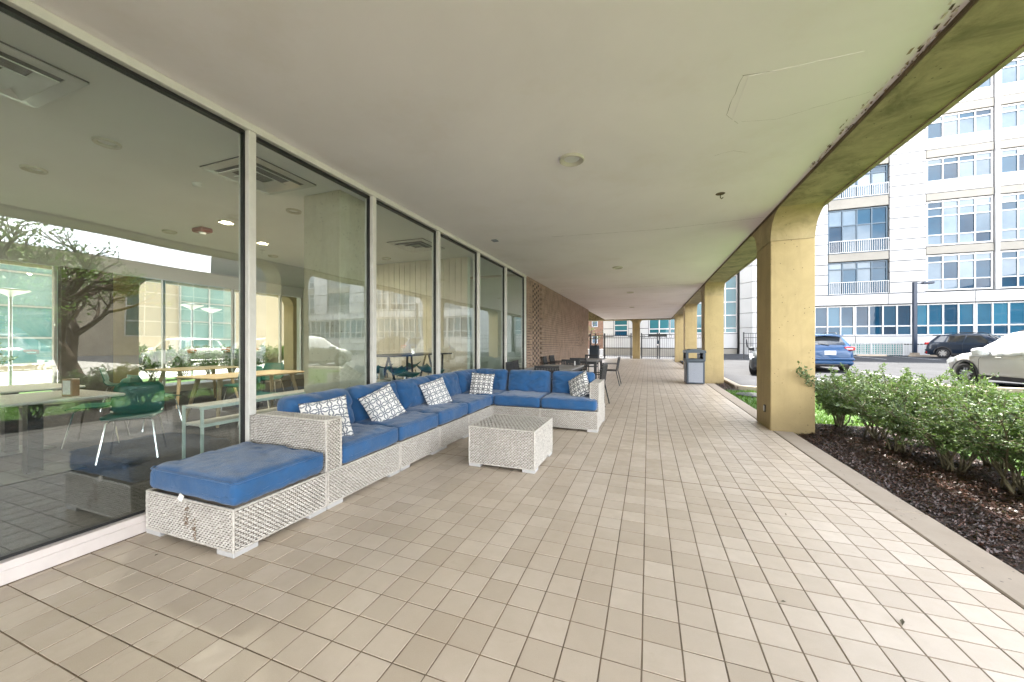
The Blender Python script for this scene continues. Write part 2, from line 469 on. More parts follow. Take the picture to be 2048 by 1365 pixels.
# ------------------------------------------------------------------ mesh helpers
def lin_(a, b, n): return [a + (b - a) * k / n for k in range(n + 1)]
class MB:
    """collects geometry; build() links it as one mesh object"""
    def __init__(s):
        s.v, s.f, s.m = [], [], []
    def quad(s, a, b, c, d, mi=0):
        n = len(s.v); s.v += [a, b, c, d]; s.f.append((n, n + 1, n + 2, n + 3)); s.m.append(mi)
    def box(s, x0, x1, y0, y1, z0, z1, mi=0, bev=0.0, M=None):
        if bev > 0:
            b = min(bev, 0.49 * (x1 - x0), 0.49 * (y1 - y0), 0.49 * (z1 - z0))
            P, n = [], len(s.v)
            idx = {}
            for ix, X, sx in ((0, x0, 1), (1, x1, -1)):
                for iy, Y, sy in ((0, y0, 1), (1, y1, -1)):
                    for iz, Z, sz in ((0, z0, 1), (1, z1, -1)):
                        idx[ix, iy, iz, 0] = n + len(P); P.append((X, Y + sy * b, Z + sz * b))
                        idx[ix, iy, iz, 1] = n + len(P); P.append((X + sx * b, Y, Z + sz * b))
                        idx[ix, iy, iz, 2] = n + len(P); P.append((X + sx * b, Y + sy * b, Z))
            F = []
            def g(*k): return idx[k]
            F += [(g(0,0,0,0), g(0,0,1,0), g(0,1,1,0), g(0,1,0,0)), (g(1,0,0,0), g(1,1,0,0), g(1,1,1,0), g(1,0,1,0)),
                  (g(0,0,0,1), g(1,0,0,1), g(1,0,1,1), g(0,0,1,1)), (g(0,1,0,1), g(0,1,1,1), g(1,1,1,1), g(1,1,0,1)),
                  (g(0,0,0,2), g(0,1,0,2), g(1,1,0,2), g(1,0,0,2)), (g(0,0,1,2), g(1,0,1,2), g(1,1,1,2), g(0,1,1,2))]
            for a in (0, 1):
                for c in (0, 1):
                    F.append((g(0,a,c,1), g(0,a,c,2), g(1,a,c,2), g(1,a,c,1)))
                    F.append((g(a,0,c,0), g(a,0,c,2), g(a,1,c,2), g(a,1,c,0)))
                    F.append((g(a,c,0,0), g(a,c,0,1), g(a,c,1,1), g(a,c,1,0)))
                    for e in (0, 1):
                        F.append((g(a,c,e,0), g(a,c,e,1), g(a,c,e,2)))
            s.v += P if M is None else [tuple(M @ Vector(p)) for p in P]
            s.f += F; s.m += [mi] * len(F)
            return
        P = [(x0,y0,z0),(x1,y0,z0),(x1,y1,z0),(x0,y1,z0),(x0,y0,z1),(x1,y0,z1),(x1,y1,z1),(x0,y1,z1)]
        if M is not None: P = [tuple(M @ Vector(p)) for p in P]
        n = len(s.v); s.v += P
        F = [(0,3,2,1),(4,5,6,7),(0,1,5,4),(1,2,6,5),(2,3,7,6),(3,0,4,7)]
        s.f += [tuple(n + i for i in q) for q in F]; s.m += [mi] * 6
    def tube(s, pts, r, seg=8, mi=0, cap=True):
        pts = [Vector(p) for p in pts]
        rs = [float(q) for q in r] if isinstance(r, (list, tuple)) else [float(r)] * len(pts)
        n0 = len(s.v)
        up = None
        for i, p in enumerate(pts):
            t = (pts[min(i + 1, len(pts) - 1)] - pts[max(i - 1, 0)]).normalized()
            if up is None:
                up = Vector((0, 0, 1)) if abs(t.z) < 0.9 else Vector((1, 0, 0))
            a = t.cross(up)
            if a.length < 1e-5: a = t.cross(Vector((0, 1, 0)))
            a.normalize(); b = a.cross(t).normalized(); up = b
            for k in range(seg):
                th = 2 * math.pi * k / seg
                s.v.append(tuple(p + rs[i] * (math.cos(th) * a + math.sin(th) * b)))
        for i in range(len(pts) - 1):
            for k in range(seg):
                k2 = (k + 1) % seg
                s.f.append((n0 + i * seg + k, n0 + i * seg + k2, n0 + (i + 1) * seg + k2, n0 + (i + 1) * seg + k)); s.m.append(mi)
        if cap:
            s.f.append(tuple(n0 + k for k in range(seg))); s.m.append(mi)
            s.f.append(tuple(n0 + (len(pts) - 1) * seg + k for k in reversed(range(seg)))); s.m.append(mi)
    def lathe(s, prof, c=(0, 0, 0), seg=24, axis='z', mi=0):
        n0 = len(s.v)
        for r, h in prof:
            for k in range(seg):
                a = 2 * math.pi * k / seg
                p = (r * math.cos(a), r * math.sin(a), h)
                if axis == 'y': p = (p[0], p[2], p[1])
                if axis == 'x': p = (p[2], p[0], p[1])
                s.v.append((c[0] + p[0], c[1] + p[1], c[2] + p[2]))
        for i in range(len(prof) - 1):
            for k in range(seg):
                k2 = (k + 1) % seg
                s.f.append((n0 + i * seg + k, n0 + i * seg + k2, n0 + (i + 1) * seg + k2, n0 + (i + 1) * seg + k)); s.m.append(mi)
    def prism(s, poly, d0, d1, axis='x', mi=0):
        """polygon in the other two coordinates, extruded along axis from d0 to d1"""
        n0 = len(s.v); n = len(poly)
        for d in (d0, d1):
            for a, b in poly:
                s.v.append({'x': (d, a, b), 'y': (a, d, b), 'z': (a, b, d)}[axis])
        s.f.append(tuple(n0 + i for i in range(n))); s.f.append(tuple(n0 + n + i for i in reversed(range(n))))
        s.m += [mi, mi]
        for i in range(n):
            j = (i + 1) % n
            s.f.append((n0 + i, n0 + n + i, n0 + n + j, n0 + j)); s.m.append(mi)
    def mesh(s, name, mats, smooth=False):
        me = bpy.data.meshes.new(name)
        me.from_pydata(s.v, [], s.f)
        for m in (mats if isinstance(mats, (list, tuple)) else [mats]):
            me.materials.append(MAT[m])
        if isinstance(mats, (list, tuple)) and len(mats) > 1:
            me.polygons.foreach_set('material_index', s.m)
        bm = bmesh.new(); bm.from_mesh(me)
        bmesh.ops.recalc_face_normals(bm, faces=bm.faces)
        bm.to_mesh(me); bm.free()
        if smooth:
            me.polygons.foreach_set('use_smooth', [True] * len(me.polygons))
            if smooth != 'full':
                try: me.set_sharp_from_angle(angle=R(40))
                except Exception: pass
        me.update()
        return me
    def build(s, name, mats, parent=None, smooth=False, loc=None):
        return link(name, s.mesh(name, mats, smooth), parent, loc)

def link(name, me, parent=None, loc=None, rot=None, scale=None):
    o = bpy.data.objects.new(name, me)
    col.objects.link(o)
    if parent is not None: o.parent = parent
    if loc is not None: o.location = loc
    if rot is not None: o.rotation_euler = rot
    if scale is not None: o.scale = scale
    return o

def tag(o, label=None, cat=None, group=None, kind=None):
    if label: o['label'] = label
    if cat: o['category'] = cat
    if group: o['group'] = group
    if kind: o['kind'] = kind
    return o

def thing(name, label, cat, loc=(0, 0, 0), rz=0.0, group=None):
    o = bpy.data.objects.new(name, None)
    col.objects.link(o)
    o.location = loc
    o.rotation_euler = (0, 0, rz)
    o.empty_display_size = 0.1
    return tag(o, label, cat, group)

def copy_tree(o, parent=None):
    c = o.copy()
    col.objects.link(c)
    c.parent = parent
    for ch in list(o.children):
        copy_tree(ch, c)
    return c

def bulk(name, verts, faces, mat, tint=None, parent=None, smooth=False):
    """big arrays: verts (n,3), faces (m,k)"""
    me = bpy.data.meshes.new(name)
    verts = np.asarray(verts, np.float32); faces = np.asarray(faces, np.int32)
    k = faces.shape[1]
    me.vertices.add(len(verts)); me.vertices.foreach_set('co', verts.ravel())
    me.loops.add(faces.size); me.loops.foreach_set('vertex_index', faces.ravel())
    me.polygons.add(len(faces))
    me.polygons.foreach_set('loop_start', np.arange(0, faces.size, k, dtype=np.int32))
    me.polygons.foreach_set('loop_total', np.full(len(faces), k, np.int32))
    me.materials.append(MAT[mat])
    if tint is not None:
        at = me.attributes.new('tint', 'FLOAT', 'POINT')
        at.data.foreach_set('value', np.asarray(tint, np.float32))
    me.update(calc_edges=True)
    me.validate()
    me.polygons.foreach_set('use_smooth', [bool(smooth)] * len(me.polygons))
    return link(name, me, parent)

def unit_box(name, mat):
    b = MB(); b.box(-.5, .5, -.5, .5, -.5, .5)
    return b.mesh(name, mat)

# ------------------------------------------------------------------ floor of the arcade, tile by tile
GX, KX0, KX1 = -3.16, 1.681, 1.93      # glass line, kerb inner and outer edge
CEIL = 3.14
FY0, FY1 = -6.0, 31.0
floor = MB()
floor.box(GX - 0.02, KX0, FY0, FY1, -0.3, -0.0025)
floor = tag(floor.build('floor', 'grout'), 'beige square quarry tile floor of the arcade', 'floor', kind='structure')

def project(x, y, z):
    c, s = math.cos(CAM_YAW), math.sin(CAM_YAW)
    d = -x * s + y * c
    return (1024 + CAM_F * (x * c + y * s) / d, 686 - CAM_F * (z - CAM_H) / d, d) if d > 0.05 else (0, 0, -1)
cells = []
i0, i1 = math.floor((GX - TX0) / TILE), round((KX0 - TX0) / TILE)
j0, j1 = math.floor((FY0 - TY0) / TILE), math.floor((FY1 - TY0) / TILE)
for i in range(i0, i1):
    for j in range(j0, j1):
        cx, cy = TX0 + (i + .5) * TILE, TY0 + (j + .5) * TILE
        u, v, d = project(cx, cy, 0)
        hid = (-3.2 < cx < -2.3 and cy > 1.5) or (-1.74 < cx < -1.03 and 3.4 < cy < 4.1)
        vis = d > 0 and -10 < u < 2058 and v < 1375 and not hid
        cells.append((d if vis else 1e3 + cy, i, j, cx, cy))
cells.sort()
tb = MB(); g = 0.0034
tb.box(-TILE/2 + g, TILE/2 - g, -TILE/2 + g, TILE/2 - g, -0.012, 0.0, bev=0.0007)
tile_me = tb.mesh('tile', 'floor_tile')
EXP = [14, 55, 98, 141]                # rows that follow an expansion joint
def tile_pose(i, j):
    rr = random.Random(i * 1009 + j)
    return (rr.uniform(-.0009, .0007), rr.gauss(0, .0016), rr.gauss(0, .0016), rr.gauss(0, .004))
for d, i, j, cx, cy in cells[:300]:
    dz, rx, ry, rz = tile_pose(i, j)
    link('tile', tile_me, floor, (cx, cy, dz), (rx, ry, rz))
V, F = [], []
for d, i, j, cx, cy in cells[300:]:
    dz, rx, ry, rz = tile_pose(i, j)
    h0 = TILE / 2 - g
    x0, x1 = max(cx - h0, GX), cx + h0
    y0, y1 = cy - h0 + (0.011 if j in EXP else 0), cy + h0
    if x1 <= x0: continue
    n = len(V)
    for X, Y in ((x0, y0), (x1, y0), (x1, y1), (x0, y1)):
        V.append((X, Y, dz + ry * (X - cx) + rx * (Y - cy)))
    for X, Y in ((x0, y0), (x1, y0), (x1, y1), (x0, y1)):
        V.append((X, Y, -0.012))
    F += [(n, n+1, n+2, n+3), (n, n+4, n+5, n+1), (n+1, n+5, n+6, n+2), (n+2, n+6, n+7, n+3), (n+3, n+7, n+4, n)]
tag(bulk('far_tiles', V, F, 'floor_tile', parent=floor), kind='stuff')

# kerb in lengths, the seam between kerb and tiles left open
kerb = tag(thing('kerb', 'tan concrete kerb between the tile floor and the planting bed', 'kerb'), kind='structure')
y = -6.0
for k, yl in enumerate([-2.3, 1.0, 3.62, 6.3, 7.0, 9.6, 12.95, 13.67, 16.3, 19.6, 23, 26.3, 31.0]):
    b = MB(); b.box(KX0 + 0.012, KX1 + (0.0 if k % 2 else 0.004), y + 0.004, yl - 0.004, -0.25, 0.002, bev=0.008)
    b.build('kerb_stone', 'kerb_concrete', kerb)
    y = yl

# ------------------------------------------------------------------ ground outside: lot, lawn, planting bed
def edge_y(x):                            # line of the lot kerb
    P = [(2.3, 11.75), (3.0, 11.45), (5.0, 12.6), (7.4, 13.75), (9.2, 13.55), (13, 13.6), (70, 13.6)]
    if x <= P[0][0]: return P[0][1]
    for (a, p), (c, q) in zip(P[:-1], P[1:]):
        if x <= c: return p + (q - p) * (x - a) / (c - a)
    return P[-1][1]
def sheet(name, mat, x0, x1, y0, y1, zf, nx, ny, label, cat, kind='structure', jit=0.0):
    xs = sorted(set(list(np.linspace(x0, x1, nx + 1)) + [q for q in (2.3, 3.0, 5.0, 7.4, 9.2, 13.0) if x0 < q < x1 and None in (y0, y1)]))
    nx = len(xs) - 1
    V = []
    for r in range(ny + 1):
        for a in xs:
            p, q = (edge_y(a) if y0 is None else y0), (edge_y(a) if y1 is None else y1)
            c = p + (q - p) * r / ny
            V.append((a, c, zf(a, c) + (jit * mnoise.noise(Vector((a * 1.7, c * 1.7, 0))) if jit else 0)))
    F = [(r * (nx + 1) + q, r * (nx + 1) + q + 1, (r + 1) * (nx + 1) + q + 1, (r + 1) * (nx + 1) + q) for r in range(ny) for q in range(nx)]
    return tag(bulk(name, V, F, mat, smooth=True), label, cat, kind=kind)
LOT0 = -0.06
def lotz(x, y): return LOT0 + max(0.0, y - 13.0) * 0.0125
def bigz(x, y): return -0.9
sheet('ground', 'paving_pale', -260, 260, -260, 260, bigz, 4, 4, 'pale ground reaching away to the horizon behind everything', 'ground')
lot = sheet('parking_lot', 'asphalt', 2.33, 70, None, 38.3, lotz, 40, 24, 'worn grey asphalt parking lot beyond the planting bed', 'parking lot')
sheet('end_yard', 'paving_pale', -40, KX1 + 0.3, 31.0, 38.9, lambda x, y: -0.02 - 0.0 * x, 6, 4, 'pale paved yard behind the black fence at the arcade end', 'yard')
sheet('side_road', 'asphalt', -40, KX1 + 0.3, 38.9, 75, lambda x, y: -0.05, 4, 4, 'asphalt lane running past the white building end', 'road')
sheet('lot_verge', 'asphalt', KX1 + .004, 2.329, 13.4, 31, lambda x, y: lotz(x, y) + .01, 1, 6, 'asphalt strip between the arcade kerb and the parking lot', 'verge')
sheet('side_lot', 'paving_pale', 12.2, 41.5, -20, 13.6, lambda x, y: LOT0, 6, 6, 'out of frame lot beyond the lawn tree, made pale to bounce light', 'parking lot')  # out of frame; pale concrete chosen to bounce more light onto the ceiling
def lz(x, y): return -0.05 + 0.03 * math.sin(x * .7) * math.cos(y * .5)
lawn = sheet('lawn', 'lawn_ground', KX1 + 0.0, 12.2, -12, None, lz, 24, 40, 'bright green lawn strip between kerb and parking lot', 'lawn', jit=0.02)
# kerb of the lot: an L with a corner
lk = tag(thing('lot_kerb', 'pale concrete kerb around the lawn edge of the parking lot', 'kerb'), kind='structure')
pts = [(2.62, 17.5), (2.36, 14.2), (2.34, 11.75), (3.0, 11.45), (5.0, 12.6), (7.4, 13.75), (9.2, 13.55), (12.1, 13.6)]
for a, c in zip(pts[:-1], pts[1:]):
    va, vc = Vector((*a, 0)), Vector((*c, 0)); L_ = (vc - va).length; ang = math.atan2(vc.y - va.y, vc.x - va.x)
    M = Matrix.Translation(va) @ Matrix.Rotation(ang, 4, 'Z')
    b = MB(); b.box(0.004, L_ - 0.004, -0.08, 0.08, -0.3, 0.095, bev=0.015, M=M)
    b.build('kerb_stone', 'kerb_concrete', lk)
# asphalt wedge in front of the kerb corner is lawn; lot markings
mk = MB()
for x in (5.55, 8.62, 11.7, 14.7, 17.7):
    mk.box(x, x + 0.1, 15.0, 20.2, 0, 0.0)
for x in (12.0, 14.7, 17.4, 20.1, 22.8, 25.5, 28.2):
    mk.box(x, x + 0.1, 31.4, 36.3, 0, 0.0)
V = [(x, y, lotz(x, y) + 0.005) for x, y, z in mk.v]
F = [f for k, f in enumerate(mk.f) if k % 6 == 1]
marks = tag(bulk('lot_markings', V, F, 'road_paint'), 'white painted bay lines on the parking lot', 'road markings', kind='structure')
# planting bed
def bz(x, y):
    e = min(1.0, max(0.0, (x - KX1) / 0.35))
    return -0.035 + 0.035 * e + 0.02 * mnoise.noise(Vector((x * 3, y * 3, 1)))
sheet('planting_bed', 'soil', KX1 + 0.004, 3.35, -6, 7.1, bz, 14, 90, 'dark soil planting bed along the kerb', 'planting bed')
sheet('corner_bed', 'soil', KX1 + 0.004, 2.34, 11.3, 13.4, lambda x, y: 0.0 + 0.02 * mnoise.noise(Vector((x * 4, y * 4, 2))), 6, 14, 'small mulch patch in the kerb corner by the second column', 'planting bed')
mh = MB(); mh.lathe([(0.0, 0.012), (0.36, 0.012), (0.38, 0.0), (0.38, -0.2)], (2.42, 10.55, 0.0), 28)
tag(mh.build('manhole_cover', 'dark_trim', smooth=True), 'flat dark utility cover in the lawn near the bin', 'manhole cover')

def mulch_chips(name, n, xr, yr, zf, label):
    V, F, T = [], [], []
    for k in range(n):
        x, y = rng.uniform(*xr), rng.uniform(*yr)
        l, w = rng.uniform(.012, .055), rng.uniform(.003, .008)
        a, tl = rng.uniform(0, math.pi), rng.normal(0, .35)
        z = zf(x, y) + rng.uniform(0.002, .028)
        dx, dy, dz = math.cos(a) * l / 2, math.sin(a) * l / 2, math.sin(tl) * l / 2
        px, py = -math.sin(a) * w, math.cos(a) * w
        m = len(V)
        bend = rng.uniform(-.005, .008)
        V += [(x-dx-px*.6, y-dy-py*.6, z-dz), (x-dx+px*.6, y-dy+py*.6, z-dz), (x+px, y+py, z+bend+.001), (x-px, y-py, z+bend),
              (x+dx-px*.4, y+dy-py*.4, z+dz), (x+dx+px*.4, y+dy+py*.4, z+dz), (x, y, z+bend-.006)]
        F += [(m, m+1, m+2, m+3), (m+3, m+2, m+5, m+4), (m, m+3, m+6, m+1), (m+2, m+5, m+4, m+6)]
        t = rng.beta(1.2, 2.2); T += [t] * 7
    return tag(bulk(name, V, F, 'mulch', T), label, 'mulch', kind='stuff')
mulch_chips('mulch_chips', 24000, (KX1 + .03, 3.3), (0.9, 7.0), bz, 'shredded brown bark mulch over the planting bed')
mulch_chips('corner_mulch', 900, (KX1 + .03, 2.3), (11.4, 13.2), lambda x, y: 0.0, 'patch of bark mulch at the foot of the second column')

def grass(name, n, xr, yr, ok, label):
    V, F, T = [], [], []
    xs, ys = rng.uniform(*xr, n), rng.uniform(*yr, n)
    for x, y in zip(xs, ys):
        if not ok(x, y): continue
        h = rng.uniform(.03, .085); a = rng.uniform(0, 6.28); w = .0045 * (1 + 0.12 * y)
        lx, ly = rng.normal(0, .03), rng.normal(0, .03)
        z = lz(x, y) - .005
        m = len(V)
        V += [(x - w * math.cos(a), y - w * math.sin(a), z), (x + w * math.cos(a), y + w * math.sin(a), z), (x + lx, y + ly, z + h)]
        F.append((m, m + 1, m + 2)); t = rng.uniform(0, 1); T += [t * .5, t * .5, t]
    return tag(bulk(name, V, F, 'grass_blade', T), label, 'grass', kind='stuff')
def in_lawn(x, y):
    if x < 3.3 and y < 7.05: return False
    if x < 2.4: return 7.0 < y < 11.3
    lim = 11.4 if x < 3 else (11.4 + (x - 3) * .53 if x < 7.4 else 13.45)
    return y < lim
grass('grass', 90000, (KX1 + .01, 11.5), (2.5, 13.5), in_lawn, 'short bright green grass of the lawn strip')

# ------------------------------------------------------------------ ceiling, beams, columns
CX0, CX1 = 1.66, 2.19
SOF = 3.10
cb = MB(); cb.box(-3.28, CX0, -6.2, 30.6, CEIL, CEIL + 0.25)
ceiling = tag(cb.build('ceiling', 'ceiling_paint'), 'off white plaster ceiling over the arcade', 'ceiling', kind='structure')
def crack(pts, w, jit=0.012, mat='crack_dark', step=0.06):
    P = [Vector(p) for p in pts]; out = []
    for a, b in zip(P[:-1], P[1:]):
        n = max(2, int((b - a).length / step))
        for k in range(n): out.append(a.lerp(b, k / n))
    out.append(P[-1])
    rr = random.Random(len(out) * 13 + int(P[0].x * 100))
    V, F = [], []
    for k, p in enumerate(out):
        t = (out[min(k + 1, len(out) - 1)] - out[max(k - 1, 0)]).normalized(); nrm = Vector((-t.y, t.x))
        q = p + nrm * rr.gauss(0, jit * .5); ww = w * rr.uniform(.3, 1.3)
        V += [(q.x - nrm.x * ww, q.y - nrm.y * ww, CEIL - .0015), (q.x + nrm.x * ww, q.y + nrm.y * ww, CEIL - .0015)]
        if k: F.append((2*k-2, 2*k-1, 2*k+1, 2*k))
    return bulk('crack', V, F, mat, parent=ceiling)
crack([(0.62, 2.98), (1.28, 3.05)], .0022, .002)
crack([(0.62, 2.98), (0.60, 3.45), (0.72, 3.62)], .0012, .008)
crack([(0.74, 3.6), (1.0, 3.66), (1.55, 3.5)], .001, .006)
crack([(-1.6, 6.35), (0.2, 6.55), (1.64, 6.45)], .003, .006)
crack([(-2.9, 12.9), (0, 13.05), (1.64, 12.95)], .006, .006)
crack([(-1.5, 19.6), (1.64, 19.6)], .012, .008)
crack([(0.6, 14.9), (1.62, 14.9)], .004, .008)
crack([(0.62, 4.15), (0.78, 4.1), (0.9, 4.2)], .0015, .012)
pb = MB(); pb.box(0.66, 1.30, 3.0, 3.56, CEIL - .003, CEIL + .01)
pb.build('ceiling_patch', 'ceiling_paint', ceiling)
fl = MB()                                # flaking paint along the beam
for k in range(150):
    yy = random.uniform(1.8, 4.8); xx = CX0 - abs(random.gauss(0, .028 + .05 * max(0, mnoise.noise(Vector((yy * 1.4, 3, 1)))))) - .012
    l, w = random.uniform(.01, .07), random.uniform(.003, .014)
    fl.quad((xx, yy, CEIL - .004), (xx - w, yy + l * .2, CEIL - .002 - random.random() * .01), (xx - w * .6, yy + l, CEIL - .003), (xx + w * .3, yy + l * .8, CEIL - .005 - random.random() * .01), random.choice((0, 0, 0, 2, 2, 1)))
tag(fl.build('paint_flakes', ['ceiling_patch_paint', 'crack_dark', 'flake_brown'], ceiling), kind='stuff')

def beam_profile_column(name, y0, y1, label, parent_group, x0=CX0, x1=CX1, r=0.40, rz=0.36, left=True, right=True, mat='concrete'):
    t = thing(name, label, 'column', ((x0 + x1) / 2, (y0 + y1) / 2, 0), group=parent_group)
    cy = (y0 + y1) / 2; hw = (x1 - x0) / 2; hd = (y1 - y0) / 2
    zs = SOF - rz
    s = MB(); s.box(-hw, hw, -hd, hd, -0.3, zs - .001, bev=0.008)
    s.build('shaft', mat, t)
    n = 12
    poly = [(-hd, zs + .002)]
    if left: poly += [(-hd - r * (1 - math.cos(a)), zs + rz * math.sin(a)) for a in [math.pi / 2 * k / n for k in range(n + 1)]]
    else: poly += [(-hd, SOF)]
    poly += [(poly[-1][0], SOF + .012)]
    rt = [(hd + r * (1 - math.cos(a)), zs + rz * math.sin(a)) for a in [math.pi / 2 * k / n for k in range(n + 1)]] if right else [(hd, zs), (hd, SOF)]
    poly += [(rt[-1][0], SOF + .012)] + rt[::-1] + [(hd, zs + .002)]
    # de-duplicate
    q = []
    for p in poly:
        if not q or (abs(p[0] - q[-1][0]) + abs(p[1] - q[-1][1])) > 1e-5: q.append(p)
    h = MB(); h.prism(q, -hw, hw, 'x')
    h.build('haunch', 'haunch_concrete' if mat == 'concrete' else mat, t, smooth=True)
    return t
NAMES = ['column behind the camera', 'nearest tan concrete column with flared top, between hedge and lawn',
         'second tan concrete column, right behind the blue grey bin', 'third tan concrete column of the arcade row',
         'last tan concrete column of the arcade row before the fence']
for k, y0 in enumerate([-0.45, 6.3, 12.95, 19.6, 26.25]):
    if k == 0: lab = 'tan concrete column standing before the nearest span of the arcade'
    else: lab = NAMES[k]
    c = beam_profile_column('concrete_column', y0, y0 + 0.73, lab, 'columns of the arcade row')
    if k == 1:
        o = MB(); o.box(-.012, .004, -.035, .035, -.055, .055, bev=.004)
        o = o.build('outlet_box', 'dark_trim', c, loc=(-(CX1 - CX0) / 2, -.1, .28))
        o2 = MB(); o2.box(-.02, -.0125, -.022, .022, -.04, .04, bev=.003)
        o2.build('outlet_cover', 'aluminium', o)
bm_ = MB(); bm_.box(CX0, CX1, -8, 31.6, SOF, 4.3)
beam = tag(bm_.build('concrete_beam', 'beam_concrete'), 'mouldy concrete edge beam along the open side', 'beam', kind='structure')
dr = MB(); dr.box(CX1 - .03, CX1 + .012, -8, 31.6, SOF - .012, SOF + .05)
dr.build('drip_edge', 'beam_concrete', beam)
sm_ = MB(); sm_.box(CX0 - .010, CX0 - .001, -8, 30.6, SOF + .004, CEIL - .003); sm_.build('joint_strip', 'crack_dark', beam)
eb = MB(); eb.box(-5.5, CX0 - .003, 30.62, 31.35, SOF - .03, 4.3)
tag(eb.build('end_beam', 'beam_concrete'), 'concrete beam across the far end of the arcade', 'beam', kind='structure')
# end column turned a quarter
ec = beam_profile_column('concrete_column', -0.285, 0.285, 'free standing concrete column in the middle of the far fence', 'end columns', -0.3, 0.3, 0.33, 0.33)
ec.location = (-0.89, 30.98, 0); ec.rotation_euler = (0, 0, R(90))
ec2 = copy_tree(ec); ec2.location = (-6.8, 30.98, 0); ec2['label'] = 'concrete end column behind the brick wall corner'
# tower over the arcade, seen only mirrored in the windows opposite
tw = thing('tower_block', 'tan concrete apartment tower above the arcade', 'building')
b = MB(); b.box(-14.2, 2.15, -8, 31.6, 4.302, 44); b.build('wall', 'tan_wall', tw)
for k in range(13):
    b = MB(); b.box(-14.4, 2.45, -8.2, 31.8, 5.0 + 3 * k, 5.35 + 3 * k); b.build('floor_slab', 'concrete', tw)
    b = MB(); b.box(2.16, 2.2, -7.5, 31.2, 6.1 + 3 * k, 7.7 + 3 * k); b.build('window_strip', 'glass_blue', tw)
    b = MB(); b.box(-13.8, 1.9, 31.61, 31.66, 6.1 + 3 * k, 7.7 + 3 * k); b.build('window_strip', 'glass_blue', tw)

# recessed lights in the arcade ceiling
def downlight(loc, r, label, group, lit=False, mat='white_metal'):
    t = thing('downlight', label, 'light', loc, group=group)
    b = MB(); b.lathe([(r, .0), (r, -.018), (r * .93, -.026), (r * .72, -.018), (r * .62, .0)], seg=28); b.build('trim_ring', 'lamp_trim', t, smooth=True)
    b = MB(); b.lathe([(r * .62, -.002), (r * .42, -.0035), (r * .0, -.0035)], seg=24); b.build('lens', 'lamp_glow' if lit else 'soft_white', t, smooth=True)
    if lit:
        ld = bpy.data.lights.new('bulb', 'AREA'); ld.shape = 'DISK'; ld.size = .11; ld.energy = 9; ld.color = (1, .87, .68)
        lo = bpy.data.objects.new('bulb', ld); col.objects.link(lo); lo.parent = t; lo.location = (0, 0, -.02)
    return t
for k, (x, y) in enumerate([(-.73, 3.73), (-.71, 9.48), (-.62, 14.3), (-.8, 20.3)]):
    downlight((x, y, CEIL - .001), .125, ['nearest', 'second', 'third', 'farthest'][k] + ' round recessed light in the arcade ceiling', 'recessed lights of the arcade')
b = MB(); b.box(-.05, .05, -.06, .06, -.018, 0, bev=.004); t = b.build('ceiling_sensor', 'bin_grey', loc=(-2.62, 6.2, CEIL - .001))
tag(t, 'small grey sensor box on the ceiling beside the window wall', 'sensor')
hk = thing('ceiling_hook', 'small rusty hook hanging from the ceiling by the paint patch', 'hook', (.85, 5.25, CEIL))
b = MB(); b.lathe([(.0, -.004), (.05, -.004), (.055, 0)], seg=12); b.build('base_plate', 'crack_dark', hk)
b = MB(); b.tube([(0, 0, 0), (0, .0, -.05), (.015, 0, -.065), (.03, 0, -.05)], .006, 6); b.build('hook_rod', 'stem', hk)

# ------------------------------------------------------------------ brick wall with pierced screens
BW0, BW1 = 9.78, 21.05
bw = thing('brick_wall', 'brown brick wall with two pierced screens beyond the windows', 'wall', (GX, BW0, 0))
core = MB(); core.box(-.3, -.11, 0, BW1 - BW0, -.05, CEIL); core.build('core', 'mortar', bw)
core = MB(); LW = BW1 - BW0
cw, bh, jt = 0.296, 0.062, 0.0145
rows = int(CEIL / (bh + jt)) + 1
SCR = [(0.46, 1.20, 0.05, 3.02), (8.25, 9.05, 1.08, 2.35)]
V, F = [], []
def add_brick(V, F, x0, x1, y0, y1, z0, z1):
    n = len(V)
    V += [(x0,y0,z0),(x1,y0,z0),(x1,y1,z0),(x0,y1,z0),(x0,y0,z1),(x1,y0,z1),(x1,y1,z1),(x0,y1,z1)]
    F.extend([(n,n+3,n+2,n+1),(n+4,n+5,n+6,n+7),(n,n+1,n+5,n+4),(n+1,n+2,n+6,n+5),(n+2,n+3,n+7,n+6),(n+3,n,n+4,n+7)])
SV, SF = [], []
for r in range(rows):
    z0 = r * (bh + jt); z1 = min(z0 + bh, CEIL - .003)
    if z1 - z0 < .01: continue
    yy = -(cw + .003) / 2 * (r % 2)
    while yy < LW:
        a, c = max(yy, 0), min(yy + cw, LW)
        yy += cw + .003
        if c - a < .02: continue
        pr = random.uniform(-.0012, .0012)
        hit = False
        for (s0, s1, q0, q1) in SCR:
            if a < s1 and c > s0 and q0 < z0 < q1: hit = True
        if not hit:
            add_brick(V, F, -.11, pr, a, c, z0, z1)
for (s0, s1, q0, q1) in SCR:           # headers with gaps between them
    pitch = .36
    for r in range(rows):
        z0 = r * (bh + jt)
        if not (q0 < z0 < q1): continue
        lo, hi = s0 - .12, s1 + .12
        yy = lo - (pitch * .5 if r % 2 else 0)
        while yy < hi:
            a, c = max(yy, lo), min(yy + pitch * .54, hi)
            if c - a > .03: add_brick(SV, SF, -.105, -.002, a, c, z0, z0 + bh + jt * .8)
            yy += pitch
tag(bulk('bricks', V, F, 'brick', parent=bw), kind='stuff')
tag(bulk('screen_bricks', SV, SF, 'brick', parent=bw), kind='stuff')
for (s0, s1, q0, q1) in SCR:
    b = MB(); b.box(-.109, -.026, s0 - .15, s1 + .15, q0, q1 + .07); b.build('slot_shade', 'bin_dark', bw)  # near-black box just behind the face paints the shade inside the slots
b = MB(); b.box(-6.3, -.302, BW1 - BW0 - .3, BW1 - BW0 - .01, -.05, CEIL); b.build('return_wall', 'brick', bw)

